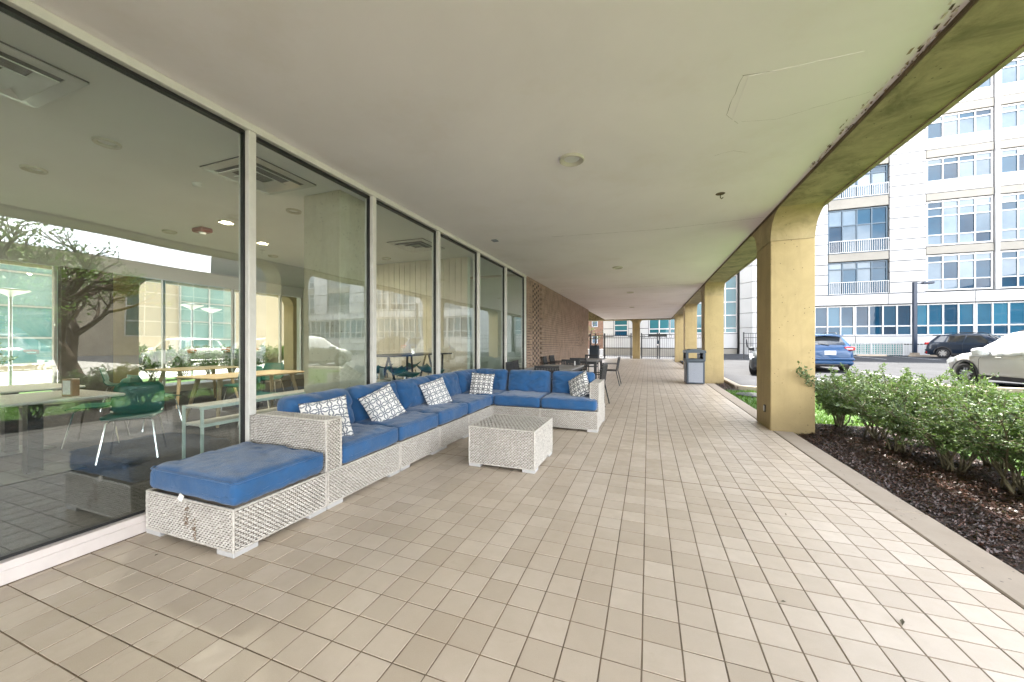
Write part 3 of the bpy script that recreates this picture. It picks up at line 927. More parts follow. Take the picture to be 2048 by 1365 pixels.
# ------------------------------------------------------------------ window wall
ww = thing('window_wall', 'tall glass window wall with white frames along the arcade', 'window wall', (GX, 0, 0))
MY = [-3.84, -2.33, -0.82, 0.68, 2.19, 3.69, 5.20, 6.71, 8.22, 9.70]
HEAD = 3.075
b = MB(); b.box(-.14, .0, MY[0] - .04, MY[-1] + .04, 0.0, .075, bev=.004); b.box(-.13, -.012, MY[0], MY[-1], .075, .115)
b.build('sill', 'pinkish_sill', ww)
b = MB(); b.box(-.14, -.004, MY[0] - .04, MY[-1] + .04, HEAD, CEIL - .002, bev=.004); b.build('head', 'white_metal', ww)
for y in MY:
    b = MB(); b.box(-.135, -.008, -.032, .032, .116, HEAD - .001, bev=.004)
    o = b.build('mullion', 'white_metal', ww, loc=(0, y, 0))
    k = MB()
    for s in (-1, 1): k.box(-.095, -.055, s * .032 if s > 0 else -.046, .046 if s > 0 else -.032, .117, HEAD - .002)
    k.build('gasket', 'dark_gasket', o)
for a, c in zip(MY[:-1], MY[1:]):
    b = MB(); b.box(-.081, -.071, a + .034, c - .034, .118, HEAD - .002); o = b.build('pane', 'clear_glass', ww)
    k = MB(); k.box(-.10, -.05, a + .047, c - .047, HEAD - .028, HEAD - .002); k.box(-.095, -.055, a + .047, c - .047, .117, .135)
    k.build('gasket', 'dark_gasket', o)
bs = MB(); bs.box(GX - .02, GX + .006, FY0, MY[-1], -.003, .004); tag(bs.build('sealant_strip', 'crack_dark'), 'thin dark sealant line at the foot of the window wall', 'sealant', kind='structure')

# ------------------------------------------------------------------ the room behind the glass
RX0, RX1, RY0, RY1 = -11.5, GX - .14, -4.2, 9.72
b = MB(); b.box(RX0 - .1, RX1 + .0, RY0, RY1, -.25, -.003); inf = tag(b.build('room_floor', 'carpet'), 'dark grey carpet tiles inside the lounge', 'floor', kind='structure')
V, F = [], []
for i in range(17):
    for j in range(28):
        x0, y0 = RX0 + i * .5, RY0 + j * .5
        z = 0.002 + random.uniform(0, .0015); n = len(V)
        for X, Y in ((x0 + .003, y0 + .003), (min(x0 + .497, RX1 - .01), y0 + .003), (min(x0 + .497, RX1 - .01), min(y0 + .497, RY1)), (x0 + .003, min(y0 + .497, RY1))): V.append((X, Y, z))
        F.append((n, n+1, n+2, n+3))
tag(bulk('carpet_tiles', V, F, 'carpet', parent=inf), kind='stuff')
IC = 3.2
b = MB(); b.box(RX0 - .1, -3.29, RY0, RY1, IC, IC + .3); tag(b.build('room_ceiling', 'inside_paint'), 'painted lounge ceiling with recessed lights and air vents', 'ceiling', kind='structure')
b = MB(); b.box(RX0 - .3, RX1, RY0 - .2, RY0 - .002, -.1, IC); tag(b.build('wall_near', 'inside_paint'), 'painted lounge wall out of sight on the near side', 'wall', kind='structure')
b = MB(); b.box(RX0 - .3, RX1 + .005, RY1 - .0, RY1 + .055, -.1, CEIL); tag(b.build('wall_far', 'pale_green_paint'), 'pale green lounge wall behind the last window panes', 'wall', kind='structure')
# boarded partition
pw = thing('board_partition', 'partition of vertical cream boards inside the lounge', 'partition', (-7.6, 7.4, 0))
b = MB(); b.box(0, 3.8, .03, .15, 0, IC - .002); b.build('wall', 'pale_green_paint', pw)
for k in range(25):
    b = MB(); b.box(k * .152 + .003, k * .152 + .149, 0, .029, .002, IC - .004, bev=.003); b.build('board', 'wood_board', pw)
# concrete column inside
t = thing('inner_column', 'square grey concrete column standing inside behind the second pane', 'column', (-3.94, 3.9, 0))
b = MB(); b.box(-.31, .31, -.3, .31, 0, IC - .002, bev=.012); b.build('shaft', 'inner_concrete', t)
# far window wall of the room
fw = thing('far_window_wall', 'far glazed wall of the lounge facing the courtyard', 'window wall', (RX0, 0, 0))
b = MB(); b.box(-.12, .05, RY0, RY1, 0, .16); b.build('ledge', 'paving_pale', fw)
b = MB(); b.box(-.12, .0, RY0, RY1, 2.86, IC); b.build('head', 'inside_paint', fw)
ys = [-4.1, -2.4, -.8, .8, 2.4, 3.9, 5.73, 7.4, 8.9, 9.68]
for y in ys:
    b = MB(); b.box(-.1, -.02, y - .025, y + .025, .161, 2.859); b.build('mullion', 'aluminium', fw)
b = MB(); b.box(-.02, .12, 3.93, 4.72, .161, 2.859); b.build('solid_panel', 'taupe', fw)
for a, c in zip(ys[:-1], ys[1:]):
    b = MB(); b.box(-.065, -.058, a + .026, c - .026, .162, 2.858); b.build('pane', 'far_glass', fw)
# courtyard arcade and planting beyond
b = MB(); b.box(-14.4, RX0 - .13, -9, 30, CEIL, CEIL + .3); tag(b.build('courtyard_ceiling', 'ceiling_paint'), 'plaster ceiling of the courtyard arcade', 'ceiling', kind='structure')
b = MB(); b.box(-14.3, RX0 - .11, -9, 30, -.3, -.01); tag(b.build('courtyard_walk', 'paving_pale'), 'pale paved walk outside the far windows', 'path', kind='structure')
for k, y0 in enumerate([-5.2, .15, 5.5, 10.9]):
    c = beam_profile_column('concrete_column', y0, y0 + .6, ['courtyard column hidden past the near wall', 'courtyard column seen through the far windows, leftmost', 'tan courtyard column seen past the green chairs', 'arched tan courtyard column beside the inner column'][k], 'columns of the courtyard arcade', -13.95, -13.42)
b = MB(); b.box(-13.96, -13.41, -9, 30, SOF, 4.3); tag(b.build('courtyard_beam', 'beam_concrete'), 'concrete beam over the courtyard arcade', 'beam', kind='structure')
sheet('courtyard_lawn', 'lawn_ground', -16.9, -14.3, -14, 32, lambda x, y: -.03, 4, 4, 'green courtyard lawn strip seen through both glass walls', 'lawn')
sheet('courtyard_paving', 'paving_pale', -29, -16.9, -14, 32, lambda x, y: -.03, 4, 4, 'pale paved courtyard before the cream building', 'courtyard')
# courtyard building
cbld = thing('courtyard_building', 'cream building with teal glazing across the courtyard', 'building', (-27, 12, 0))
b = MB(); b.box(-6, 0, -30, 22, -.9, 13); b.build('wall', 'tan_wall', cbld)
for (y0, y1, z0, z1) in [(-11.5, -1.2, .3, 5.6), (2.2, 5.4, .3, 4.9)]:
    fr = MB()
    n = max(2, int((y1 - y0) / 1.5))
    for k in range(n + 1):
        yy = y0 + (y1 - y0) * k / n; fr.box(.002, .09, yy - .04, yy + .04, z0, z1)
    for z in (z0, z0 + 1.2, (z0 + z1) / 2, z1 - 1.1, z1): fr.box(.004, .085, y0, y1, z - .04, z + .04)
    w = fr.build('window', 'aluminium', cbld)
    zs = [z0, z0 + 1.2, (z0 + z1) / 2, z1 - 1.1, z1]
    for k in range(n):
        for a, c in zip(zs[:-1], zs[1:]):
            p = MB(); p.box(.01, .04, y0 + (y1 - y0) * k / n + .042, y0 + (y1 - y0) * (k + 1) / n - .042, a + .042, c - .042)
            p.build('pane', 'glass_pale', w)
mb_ = thing('glazed_building', 'cream building with teal glazing seen only mirrored in the panes', 'building', (42, 10, 0))
b = MB(); b.box(0, 10, -26, 26, -.9, 9.5); b.build('wall', 'tan_wall', mb_)
for (y0, y1, z0, z1) in [(-12, -3, .4, 8.2), (2, 7, .4, 6.4), (11, 20, 2, 8)]:
    fr = MB(); n = int((y1 - y0) / 1.5); zs = lin_(z0, z1, 4)
    for k in range(n + 1):
        yy = y0 + (y1 - y0) * k / n; fr.box(-.09, -.002, yy - .05, yy + .05, z0, z1)
    for z in zs: fr.box(-.085, -.004, y0, y1, z - .05, z + .05)
    w = fr.build('window', 'aluminium', mb_)
    for k in range(n):
        for a, c in zip(zs[:-1], zs[1:]):
            p = MB(); p.box(-.04, -.01, y0 + (y1 - y0) * k / n + .052, y0 + (y1 - y0) * (k + 1) / n - .052, a + .052, c - .052); p.build('pane', 'glass_teal', w)
for y, lab in ((4.9, 'courtyard lamp post with disc head, at the left edge'), (9.35, 'courtyard lamp post with disc head, nearer of the pair'), (10.75, 'courtyard lamp post with disc head, slimmer of the pair')):
    x = -17 if y < 10 else -18.2
    t = thing('lamp_post', lab, 'lamp post', (x, y, -.03), group='courtyard lamp posts')
    b = MB(); b.tube([(0, 0, 0), (0, 0, 2.62)], .04, 10); b.build('pole', 'aluminium', t, smooth=True)
    b = MB(); b.lathe([(.03, 2.6), (.1, 2.66), (.36, 2.78), (.37, 2.81), (.05, 2.85), (0, 2.85)], seg=24); b.build('lamp_head', 'aluminium', t, smooth=True)

# ------------------------------------------------------------------ soft furniture
def rounded_grid(w, d, h, r, n=26):
    """rounded box surface as verts and quads; extra loops sit near the edges"""
    def ticks(half):
        k = r / half
        inner = np.linspace(-1 + k, 1 - k, n)
        edge = np.array([1 - k * (1 - math.sin(a)) for a in np.linspace(0, math.pi / 2, 5)[1:]])
        return np.concatenate([-edge[::-1], inner, edge])
    H = (w / 2, d / 2, h / 2)
    T = [ticks(x) for x in H]
    vid, V, F = {}, [], []
    def vert(p):
        key = tuple(round(x, 5) for x in p)
        if key not in vid:
            q = [max(-H[k] + r, min(H[k] - r, p[k] * H[k])) for k in range(3)]
            dv = Vector([p[k] * H[k] - q[k] for k in range(3)])
            if dv.length > 1e-9: dv.normalize()
            vid[key] = len(V); V.append(Vector(q) + dv * r)
        return vid[key]
    for ax in range(3):
        a, b = (ax + 1) % 3, (ax + 2) % 3
        for s in (-1, 1):
            for i in range(len(T[a]) - 1):
                for j in range(len(T[b]) - 1):
                    q = []
                    for (ii, jj) in ((i, j), (i + 1, j), (i + 1, j + 1), (i, j + 1)):
                        p = [0, 0, 0]; p[ax] = s; p[a] = T[a][ii]; p[b] = T[b][jj]; q.append(vert(p))
                    F.append(tuple(q if s > 0 else q[::-1]))
    return V, F

def cushion_mesh(name, w, d, h, r=.035, puff=.02, wr=.006, seed=0, sag=0.0):
    V, F = rounded_grid(w, d, h, r)
    out = []
    for v in V:
        x, y, z = v.x / (w / 2), v.y / (d / 2), v.z / (h / 2)
        p = v.copy()
        p.z += puff * (1 - x ** 4) * (1 - y ** 4) * (1 if z > 0 else -.25) * abs(z)
        p.x *= 1 + .012 * (1 - z * z) * (1 - y ** 4)
        p.y *= 1 + .012 * (1 - z * z) * (1 - x ** 4)
        q = Vector((v.x * 5 + seed, v.y * 5, v.z * 5))
        nz = mnoise.fractal(q, 1.0, 2.1, 4) * wr
        # creases running in from the corners
        cr = math.sin((x * 2.2 + y * 1.7 + seed) * 4 + 3 * mnoise.noise(q * .5)) * wr * .55 * max(abs(x), abs(y)) ** 2
        # long folds pulled between the corners, and a sat-in hollow
        fold = abs(mnoise.noise(Vector((v.x * 3.1 + seed * 2, v.y * 9.5, seed)))) + .6 * abs(mnoise.noise(Vector((v.x * 11 + seed, v.y * 3.4, seed + 5))))
        cr -= wr * 1.5 * max(0, .22 - fold) / .22
        p.z += (nz + cr) * (1 if z > -.2 else .4)
        p.z -= sag * (1 - x * x) * (1 - y * y) * max(0, z)
        p.y += mnoise.noise(q * 1.3 + Vector((7, 3, 1))) * wr * .6
        p.x += mnoise.noise(q * 1.3 + Vector((1, 9, 4))) * wr * .6
        out.append(tuple(p))
    b = MB(); b.v = out; b.f = F; b.m = [0] * len(F)
    return b.mesh(name, 'blue_fabric', 'full')

def piping_mesh(w, d, h, r=.035, zz=None, rad=.006):
    z = h / 2 - r * .32 if zz is None else zz
    o = .010
    pts = []
    rc = r * 1.1
    for cx, cy, a0 in ((w/2 - rc, d/2 - rc, 0), (-w/2 + rc, d/2 - rc, 90), (-w/2 + rc, -d/2 + rc, 180), (w/2 - rc, -d/2 + rc, 270)):
        for k in range(5):
            a = R(a0 + 22.5 * k)
            pts.append((cx + (rc - r * .30 + o) * math.cos(a), cy + (rc - r * .30 + o) * math.sin(a), z + .003 * math.sin(7 * a + w)))
    pts2 = []
    for a, c in zip(pts, pts[1:] + pts[:1]):
        pts2 += [Vector(a).lerp(Vector(c), t / 4) for t in range(4)]
    pts2.append(pts2[0])
    b = MB(); b.tube(pts2, rad, 6, cap=False)
    return b.mesh('piping', 'blue_fabric', 'full')

def weave(b, O, U, Vv, N, W, H, cw=.030, ch=.0142, seed=1, depth=.0055, mi=0):
    """over-and-under strands as small bowed strips on a panel O + u*U + v*V facing N"""
    rr = random.Random(seed)
    O, U, Vv, N = Vector(O), Vector(U), Vector(Vv), Vector(N)
    rows = max(1, round(H / ch)); ch = H / rows
    cols = max(1, round(W / cw)); cw = W / cols
    for r in range(rows):
        y = (r + .5) * ch
        off = -.5 * cw if r % 2 else 0
        for c in range(cols + (1 if r % 2 else 0)):
            x0 = max(0, c * cw + off); x1 = min(W, (c + 1) * cw + off)
            if x1 - x0 < .004: continue
            hw = ch * rr.uniform(.40, .48); yo = y + rr.gauss(0, ch * .05)
            dd = depth * rr.uniform(.75, 1.2)
            n = len(b.v)
            for t, dp, wd in ((0.07, -.3, .62), (.24, .62, .95), (.5, 1.0, 1.0), (.76, .62, .95), (.93, -.3, .62)):
                x = x0 + (x1 - x0) * t
                P = O + U * x + N * (dd * dp)
                b.v.append(tuple(P + Vv * (yo - hw * wd) - N * dd * .35))
                b.v.append(tuple(P + Vv * yo + N * dd * .15))
                b.v.append(tuple(P + Vv * (yo + hw * wd) - N * dd * .35))
            for k in range(4):
                for e in range(2):
                    q = n + k * 3 + e
                    b.f.append((q, q + 3, q + 4, q + 1)); b.m.append(mi)

def braid(b, A, B, r=.009, mi=0):
    A, B = Vector(A), Vector(B); n = max(2, int((B - A).length / .016))
    b.tube([A.lerp(B, k / n) for k in range(n + 1)], [r * (1.12 if k % 2 else .9) for k in range(n + 1)], 6, mi)

def wicker_box(name, w, d, z0, z1, parent, faces='xXyYt', seed=1, cw=.030, top_cw=None):
    """woven box w by d centred on the origin; faces to weave: x -x, X +x, y -y, Y +y, t top"""
    b = MB()
    i = .006
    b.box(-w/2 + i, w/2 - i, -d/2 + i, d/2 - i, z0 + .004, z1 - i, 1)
    H = z1 - z0
    if 'y' in faces: weave(b, (-w/2, -d/2 + .003, z0), (1,0,0), (0,0,1), (0,-1,0), w, H, cw, seed=seed)
    if 'Y' in faces: weave(b, (w/2, d/2 - .003, z0), (-1,0,0), (0,0,1), (0,1,0), w, H, cw, seed=seed + 1)
    if 'x' in faces: weave(b, (-w/2 + .003, d/2, z0), (0,-1,0), (0,0,1), (-1,0,0), d, H, cw, seed=seed + 2)
    if 'X' in faces: weave(b, (w/2 - .003, -d/2, z0), (0,1,0), (0,0,1), (1,0,0), d, H, cw, seed=seed + 3)
    if 't' in faces: weave(b, (-w/2, -d/2, z1 - .003), (1,0,0), (0,1,0), (0,0,1), w, d, top_cw or cw, seed=seed + 4)
    for sx in (-1, 1):
        for sy in (-1, 1):
            braid(b, (sx * (w/2 - .004), sy * (d/2 - .004), z0), (sx * (w/2 - .004), sy * (d/2 - .004), z1), .008)
    for sy in (-1, 1):
        braid(b, (-w/2, sy * (d/2 - .004), z1 - .004), (w/2, sy * (d/2 - .004), z1 - .004), .008)
        braid(b, (-w/2, sy * (d/2 - .004), z0 + .004), (w/2, sy * (d/2 - .004), z0 + .004), .007)
    for sx in (-1, 1):
        braid(b, (sx * (w/2 - .004), -d/2, z1 - .004), (sx * (w/2 - .004), d/2, z1 - .004), .008)
        braid(b, (sx * (w/2 - .004), -d/2, z0 + .004), (sx * (w/2 - .004), d/2, z0 + .004), .007)
    return b.build(name, ['wicker', 'wicker_back'], parent, 'full')

def feet(parent, w, d, fw=.15, fh=.03):
    for sx in (-1, 1):
        for sy in (-1, 1):
            b = MB()
            b.box(-fw/2, fw/2, -fw/2, fw/2, 0, fh, bev=.003)
            b.build('foot', 'foot_metal', parent, loc=(sx * (w/2 - fw/2), sy * (d/2 - fw/2), 0))

Z0, ZB, ZS = .032, .285, .435
SG = 'modules of the blue sectional sofa'
def seat_cushion(parent, w, d, seed, loc=(0, 0), sag=.006):
    h = ZS - ZB + .005
    me = cushion_mesh('seat_cushion', w, d, h, .045, .022, .011, seed, sag)
    o = link('seat_cushion', me, parent, (loc[0], loc[1], ZB + h / 2 + .006))
    link('piping', piping_mesh(w, d, h, .045), o)
    return o
def back_cushion(parent, w, h, loc, rz, seed, tilt=R(11), t=.19):
    me = cushion_mesh('back_cushion', w, h, t, .065, .045, .016, seed)
    o = link('back_cushion', me, parent, (loc[0], loc[1], loc[2]))
    o.rotation_euler = (R(90) - tilt, 0, rz)
    link('piping', piping_mesh(w, h, t, .065, t * .18), o)
    return o

W = .78 + .08                            # module depth (x), front at -2.285
XC = -2.285 - W / 2
# ottoman
ot = thing('ottoman', 'backless wicker ottoman with plain blue cushion nearest the camera', 'ottoman', (XC, 1.802, 0), group=SG)
wicker_box('wicker_base', W, .672, Z0, ZB, ot, 'xXyY', 3)
feet(ot, W, .672)
oc = seat_cushion(ot, W - .01, .665, 2.3, sag=0)
b = MB(); b.box(-.022, .022, -.0015, .0015, -.035, .004); tg = b.build('care_label', 'paper', oc, loc=(-.05, -.336, -.062)); tg.rotation_euler = (R(-12), R(18), 0)
st = MB()
for (sx, z0_, z1_) in ((.0, .10, .24), (.075, .05, .19)):
    for k in range(34):
        xx, zz = sx + random.gauss(0, .014), random.uniform(z0_, z1_)
        st.quad((xx - .004, -.3400, zz), (xx + .005, -.3400, zz - .002), (xx + .004, -.3405, zz + .006), (xx - .003, -.3405, zz + .007))
st.build('rust_stain', 'wicker_stain', ot)
# run along the glass: armed seat and two plain ones, then the corner
def sofa_module(label, yc, length, seed, arm=False, corner=False):
    t = thing('sofa_module', label, 'sofa', (XC, yc, 0), group=SG)
    wicker_box('wicker_base', W, length - .008, Z0, ZB, t, 'xXyY', seed)
    feet(t, W, length - .008)
    b = MB()
    b.box(-W/2 + .006, -W/2 + .07, -length/2 + .01, length/2 - .01, ZB, .655, 1)
    weave(b, (-W/2 + .002, length/2, ZB), (0,-1,0), (0,0,1), (-1,0,0), length, .375, seed=seed + 9)
    weave(b, (-W/2, -length/2, .657), (1,0,0), (0,1,0), (0,0,1), .075, length, seed=seed + 19)
    if arm: weave(b, (-W/2, -length/2 + .008, ZB), (1,0,0), (0,0,1), (0,-1,0), .075, .375, seed=seed + 29)
    braid(b, (-W/2 + .075, -length/2, .655), (-W/2 + .075, length/2, .655))
    b.build('wicker_back', ['wicker', 'wicker_back'], t, 'full')
    y0 = 0.0
    if arm:
        a = MB(); aw = .15
        y1 = -length/2 + aw
        x0_, x1_ = -W/2 + .078, W/2 - .012
        a.box(x0_ + .004, x1_ - .004, -length/2 + .006, y1 - .006, ZB, .668, 1)
        wl, hh = x1_ - x0_, .39
        weave(a, (x0_, -length/2 + .003, ZB), (1,0,0), (0,0,1), (0,-1,0), wl, hh, seed=51)
        weave(a, (x1_, y1 - .003, ZB), (-1,0,0), (0,0,1), (0,1,0), wl, hh, seed=52)
        weave(a, (x1_ - .003, -length/2, ZB), (0,1,0), (0,0,1), (1,0,0), aw, hh, seed=53)
        weave(a, (x0_, -length/2, .67), (1,0,0), (0,1,0), (0,0,1), wl, aw, seed=54)
        for yy in (-length/2 + .004, y1 - .004):
            braid(a, (x0_, yy, .672), (x1_, yy, .672)); braid(a, (x1_ - .004, yy, ZB), (x1_ - .004, yy, .672))
        braid(a, (x1_ - .004, -length/2, .672), (x1_ - .004, y1, .672))
        a.build('wicker_arm', ['wicker', 'wicker_back'], t, 'full')
        y0 = aw / 2
    sw = length - .012 - (y0 * 2)
    if not corner:
        seat_cushion(t, W - .09, sw, seed * 1.7, (.045, y0))
        back_cushion(t, sw - .004, .40, (-W/2 + .20, y0, ZS + .165), R(90), seed * 2.1)
    return t
sofa_module('sofa seat with the wicker armrest, next to the ottoman', 2.582, .876, 11, arm=True)
sofa_module('second sofa seat from the ottoman, without armrest', 3.392, .732, 12)
sofa_module('third sofa seat from the ottoman, behind the coffee table', 4.135, .742, 13)
sofa_module('fourth sofa seat from the ottoman, just before the corner', 4.905, .786, 14)
cr = sofa_module('corner module of the sofa with two back cushions', 5.755, .90, 15, corner=True)
seat_cushion(cr, W - .09, .80, 31.7, (.045, -.05))
back_cushion(cr, .70, .40, (-W/2 + .20, -.06, ZS + .165), R(90), 33.1)
back_cushion(cr, .62, .40, (.10, .26, ZS + .168), 0, 35.9)
b = MB(); b.box(-W/2 + .08, W/2 - .002, .384, .446, ZB, .655, 1)
weave(b, (W/2, .447, ZB), (-1,0,0), (0,0,1), (0,1,0), W, .37, seed=71); weave(b, (-W/2, .375, .657), (1,0,0), (0,1,0), (0,0,1), W, .075, seed=72)
b.build('wicker_back', ['wicker', 'wicker_back'], cr, 'full')
# return facing the camera
RYF, RYB = 5.305, 6.205
def return_module(label, x0, x1, seed, arm=False):
    w, d = x1 - x0, RYB - RYF
    t = thing('sofa_module', label, 'sofa', ((x0 + x1) / 2, (RYF + RYB) / 2, 0), group=SG)
    wicker_box('wicker_base', w - .008, d, Z0, ZB, t, 'xXyY', seed)
    feet(t, w - .008, d)
    b = MB()
    b.box(-w/2 + .004, w/2 - .006, d/2 - .07, d/2 - .006, ZB, .655, 1)
    weave(b, (w/2, d/2 - .003, ZB), (-1,0,0), (0,0,1), (0,1,0), w, .375, seed=seed + 9)
    weave(b, (-w/2, d/2 - .075, .657), (1,0,0), (0,1,0), (0,0,1), w, .075, seed=seed + 19)
    b.build('wicker_back', ['wicker', 'wicker_back'], t, 'full')
    x_ = 0
    if arm:
        a = MB(); aw = .13; xa = w/2 - aw - .004; xb = w/2 - .004
        y0_, y1_ = -d/2 + .13, d/2 - .078
        a.box(xa + .006, xb - .006, y0_ + .006, y1_, ZB, .668, 1)
        hh, wl = .39, y1_ - y0_
        weave(a, (xa + .003, y1_, ZB), (0,-1,0), (0,0,1), (-1,0,0), wl, hh, seed=61)
        weave(a, (xb - .003, y0_, ZB), (0,1,0), (0,0,1), (1,0,0), wl, hh, seed=62)
        weave(a, (xa, y0_ + .003, ZB), (1,0,0), (0,0,1), (0,-1,0), aw, hh, seed=63)
        weave(a, (xa, y0_, .67), (1,0,0), (0,1,0), (0,0,1), aw, wl, seed=64)
        for xx in (xa + .004, xb - .004):
            braid(a, (xx, y0_, .672), (xx, y1_, .672)); braid(a, (xx, y0_ + .004, ZB), (xx, y0_ + .004, .672))
        braid(a, (xa, y0_ + .004, .672), (xb, y0_ + .004, .672))
        a.build('wicker_arm', ['wicker', 'wicker_back'], t, 'full')
        x_ = -aw / 2
    seat_cushion(t, w - .012 - (0.02 if arm else 0), d - .09, seed * 1.3, (0 - (.01 if arm else 0), -.045))
    back_cushion(t, w - .03 + 2 * x_, .40, (x_, d/2 - .19, ZS + .165), 0, seed * 1.9)
    return t
return_module('plain sofa seat facing the camera between corner and end seat', -2.28, -1.515, 21)
return_module('sofa end seat with armrest facing the camera, beside the walkway', -1.512, -.665, 22, arm=True)

# throw pillows
def pillow(label, mat, loc, rot, s=.44, t=.15, seed=0):
    n = 22; V, F = [], []
    for side in (1, -1):
        for i in range(n + 1):
            for j in range(n + 1):
                x, y = -1 + 2 * i / n, -1 + 2 * j / n
                prof = max(0, (1 - abs(x) ** 2.6)) ** .62 * max(0, (1 - abs(y) ** 2.6)) ** .62
                pin = 1 - .07 * (1 - abs(y) ** 2) * abs(x) ** 3 - .0
                pin2 = 1 - .07 * (1 - abs(x) ** 2) * abs(y) ** 3
                q = Vector((x * 1.6 + seed, y * 1.6, side * .5))
                wv = mnoise.fractal(q, 1, 2, 3) * .012
                V.append((x * s / 2 * pin, y * s / 2 * pin2, side * (t / 2 * prof) + wv * (1 - abs(x * y))))
    m = (n + 1) ** 2
    for i in range(n):
        for j in range(n):
            a = i * (n + 1) + j
            F.append((a, a + n + 1, a + n + 2, a + 1)); F.append((m + a, m + a + 1, m + a + n + 2, m + a + n + 1))
    b = MB(); b.v, b.f, b.m = V, F, [0] * len(F)
    me = b.mesh('throw_pillow', mat, 'full')
    bm = bmesh.new(); bm.from_mesh(me); bmesh.ops.remove_doubles(bm, verts=bm.verts, dist=.0008)
    bmesh.ops.recalc_face_normals(bm, faces=bm.faces); bm.to_mesh(me); bm.free()
    o = link('throw_pillow', me, None, loc)
    o.rotation_euler = rot
    return tag(o, label, 'pillow', 'patterned throw pillows')
pillow('white pillow with grey link pattern leaning inside the wicker armrest', 'pillow_grey', (-2.61, 2.44, .600), (R(68), R(-8), R(52)), .38, .13, 1)
pillow('white pillow with grey link pattern lying between second and first sofa seats', 'pillow_grey', (-2.66, 3.22, .600), (R(66), R(-22), R(64)), .375, .13, 2)
pillow('white pillow with grey link pattern on the third sofa seat', 'pillow_grey', (-2.66, 4.28, .595), (R(68), R(-13), R(64)), .375, .13, 3)
pillow('white pillow with dark link pattern standing in the sofa corner', 'pillow_dark', (-2.52, 5.42, .595), (R(72), R(4), R(14)), .385, .13, 4)
pillow('white pillow with dark link pattern against the far armrest', 'pillow_dark', (-.99, 5.64, .60), (R(66), R(-30), R(-24)), .40, .14, 5)

# coffee table
ct = thing('coffee_table', 'square grey wicker coffee table in front of the sofa', 'table', (-1.385, 3.775, 0))
wicker_box('wicker_body', .71, .70, Z0, .41, ct, 'xXyY', 81)
b = MB(); weave(b, (.355, -.35, .407), (0,1,0), (-1,0,0), (0,0,1), .70, .71, .075, .021, seed=85, depth=.007); b.build('wicker_top', ['wicker'], ct, 'full')
feet(ct, .71, .70, .13, .03)

# ------------------------------------------------------------------ outdoor dining sets
def dining_chair():
    t = thing('dining_chair', 'x', 'chair')
    s = MB(); s.box(-.25, .25, -.24, .25, .43, .455, bev=.008); s.build('seat', 'black_plastic', t)
    for sx in (-1, 1):
        b = MB(); b.tube([(sx * .24, -.24, 0), (sx * .235, -.22, .44), (sx * .235, -.2, .64)], .013, 6); b.build('leg', 'black_metal', t, smooth=True)
        b = MB(); b.tube([(sx * .235, .34, 0), (sx * .235, .24, .44), (sx * .225, .30, .80)], .013, 6); b.build('leg', 'black_metal', t, smooth=True)
        b = MB(); b.box(sx * .24 - .022, sx * .24 + .022, -.23, .28, .632, .65, bev=.006); b.build('armrest', 'black_plastic', t)
    bk = MB(); bk.box(-.235, .235, .285, .31, .80, .845, bev=.008, M=None); bk.box(-.225, .225, .25, .272, .50, .53)
    o = bk.build('backrest', 'black_plastic', t)
    for k in range(15):
        x = -.21 + k * .03
        b = MB(); b.box(-.010, .010, -.005, .005, 0, .30)
        sl_ = b.build('slat', 'black_plastic', o, loc=(x, .262, .515)); sl_.rotation_euler = (R(-6.5), 0, 0)
    return t
dc = dining_chair()
def put_chair(first, x, y, rz, label):
    o = dc if first else copy_tree(dc)
    o.location = (x, y, 0); o.rotation_euler = (0, 0, R(rz)); tag(o, label, 'chair', 'black chairs of the outdoor tables')
    return o
chairs = [(-1.75, 6.88, 180, 'black slatted chair at the near end of the nearer outdoor table, behind the sofa'),
          (-2.62, 7.75, 90, 'black slatted chair between nearer outdoor table and window wall'),
          (-1.85, 9.02, 0, 'black slatted chair at the far end of the nearer outdoor table'),
          (-1.12, 7.72, -95, 'black slatted chair on the walkway side of the nearer outdoor table'),
          (-1.85, 10.62, 182, 'black slatted chair at the near end of the farther outdoor table'),
          (-2.78, 11.35, 92, 'black slatted chair between farther outdoor table and brick wall'),
          (-1.12, 11.5, -92, 'black slatted chair on the walkway side of the farther outdoor table'),
          (-1.9, 13.1, 0, 'black slatted chair at the far end of the farther outdoor table'),
          (-2.8, 12.3, 85, 'black slatted chair deepest behind the farther outdoor table'),
          (-2.72, 8.45, 95, 'second black slatted chair on the wall side of the nearer outdoor table')]
for k, c in enumerate(chairs): put_chair(k == 0, *c)
def out_table(y0, y1, label):
    t = thing('dining_table', label, 'table', (-1.88, (y0 + y1) / 2, 0), group='outdoor dining tables')
    L_ = y1 - y0
    b = MB(); b.box(-.47, .47, -L_/2, L_/2, .715, .745, bev=.004); b.build('tabletop', 'grey_top', t)
    b = MB(); b.box(-.44, .44, -L_/2 + .03, L_/2 - .03, .66, .714); b.build('apron', 'black_metal', t)
    for sx in (-1, 1):
        for sy in (-1, 1):
            b = MB(); b.box(-.03, .03, -.03, .03, 0, .66, bev=.003); b.build('leg', 'black_metal', t, loc=(sx * .41, sy * (L_/2 - .06), 0))
out_table(7.2, 8.72, 'grey topped black outdoor table nearer to the sofa')
out_table(11.0, 12.6, 'grey topped black outdoor table farther along the brick wall')
nb = thing('condiment_holder', 'small clear holder standing on the nearer outdoor table', 'holder', (-1.55, 8.3, .746))
b = MB(); b.box(-.05, .05, -.03, .03, 0, .01, bev=.003); b.build('base', 'black_plastic', nb)
b = MB(); b.box(-.004, .004, -.03, .03, .0105, .11); b.build('card', 'paper', nb)

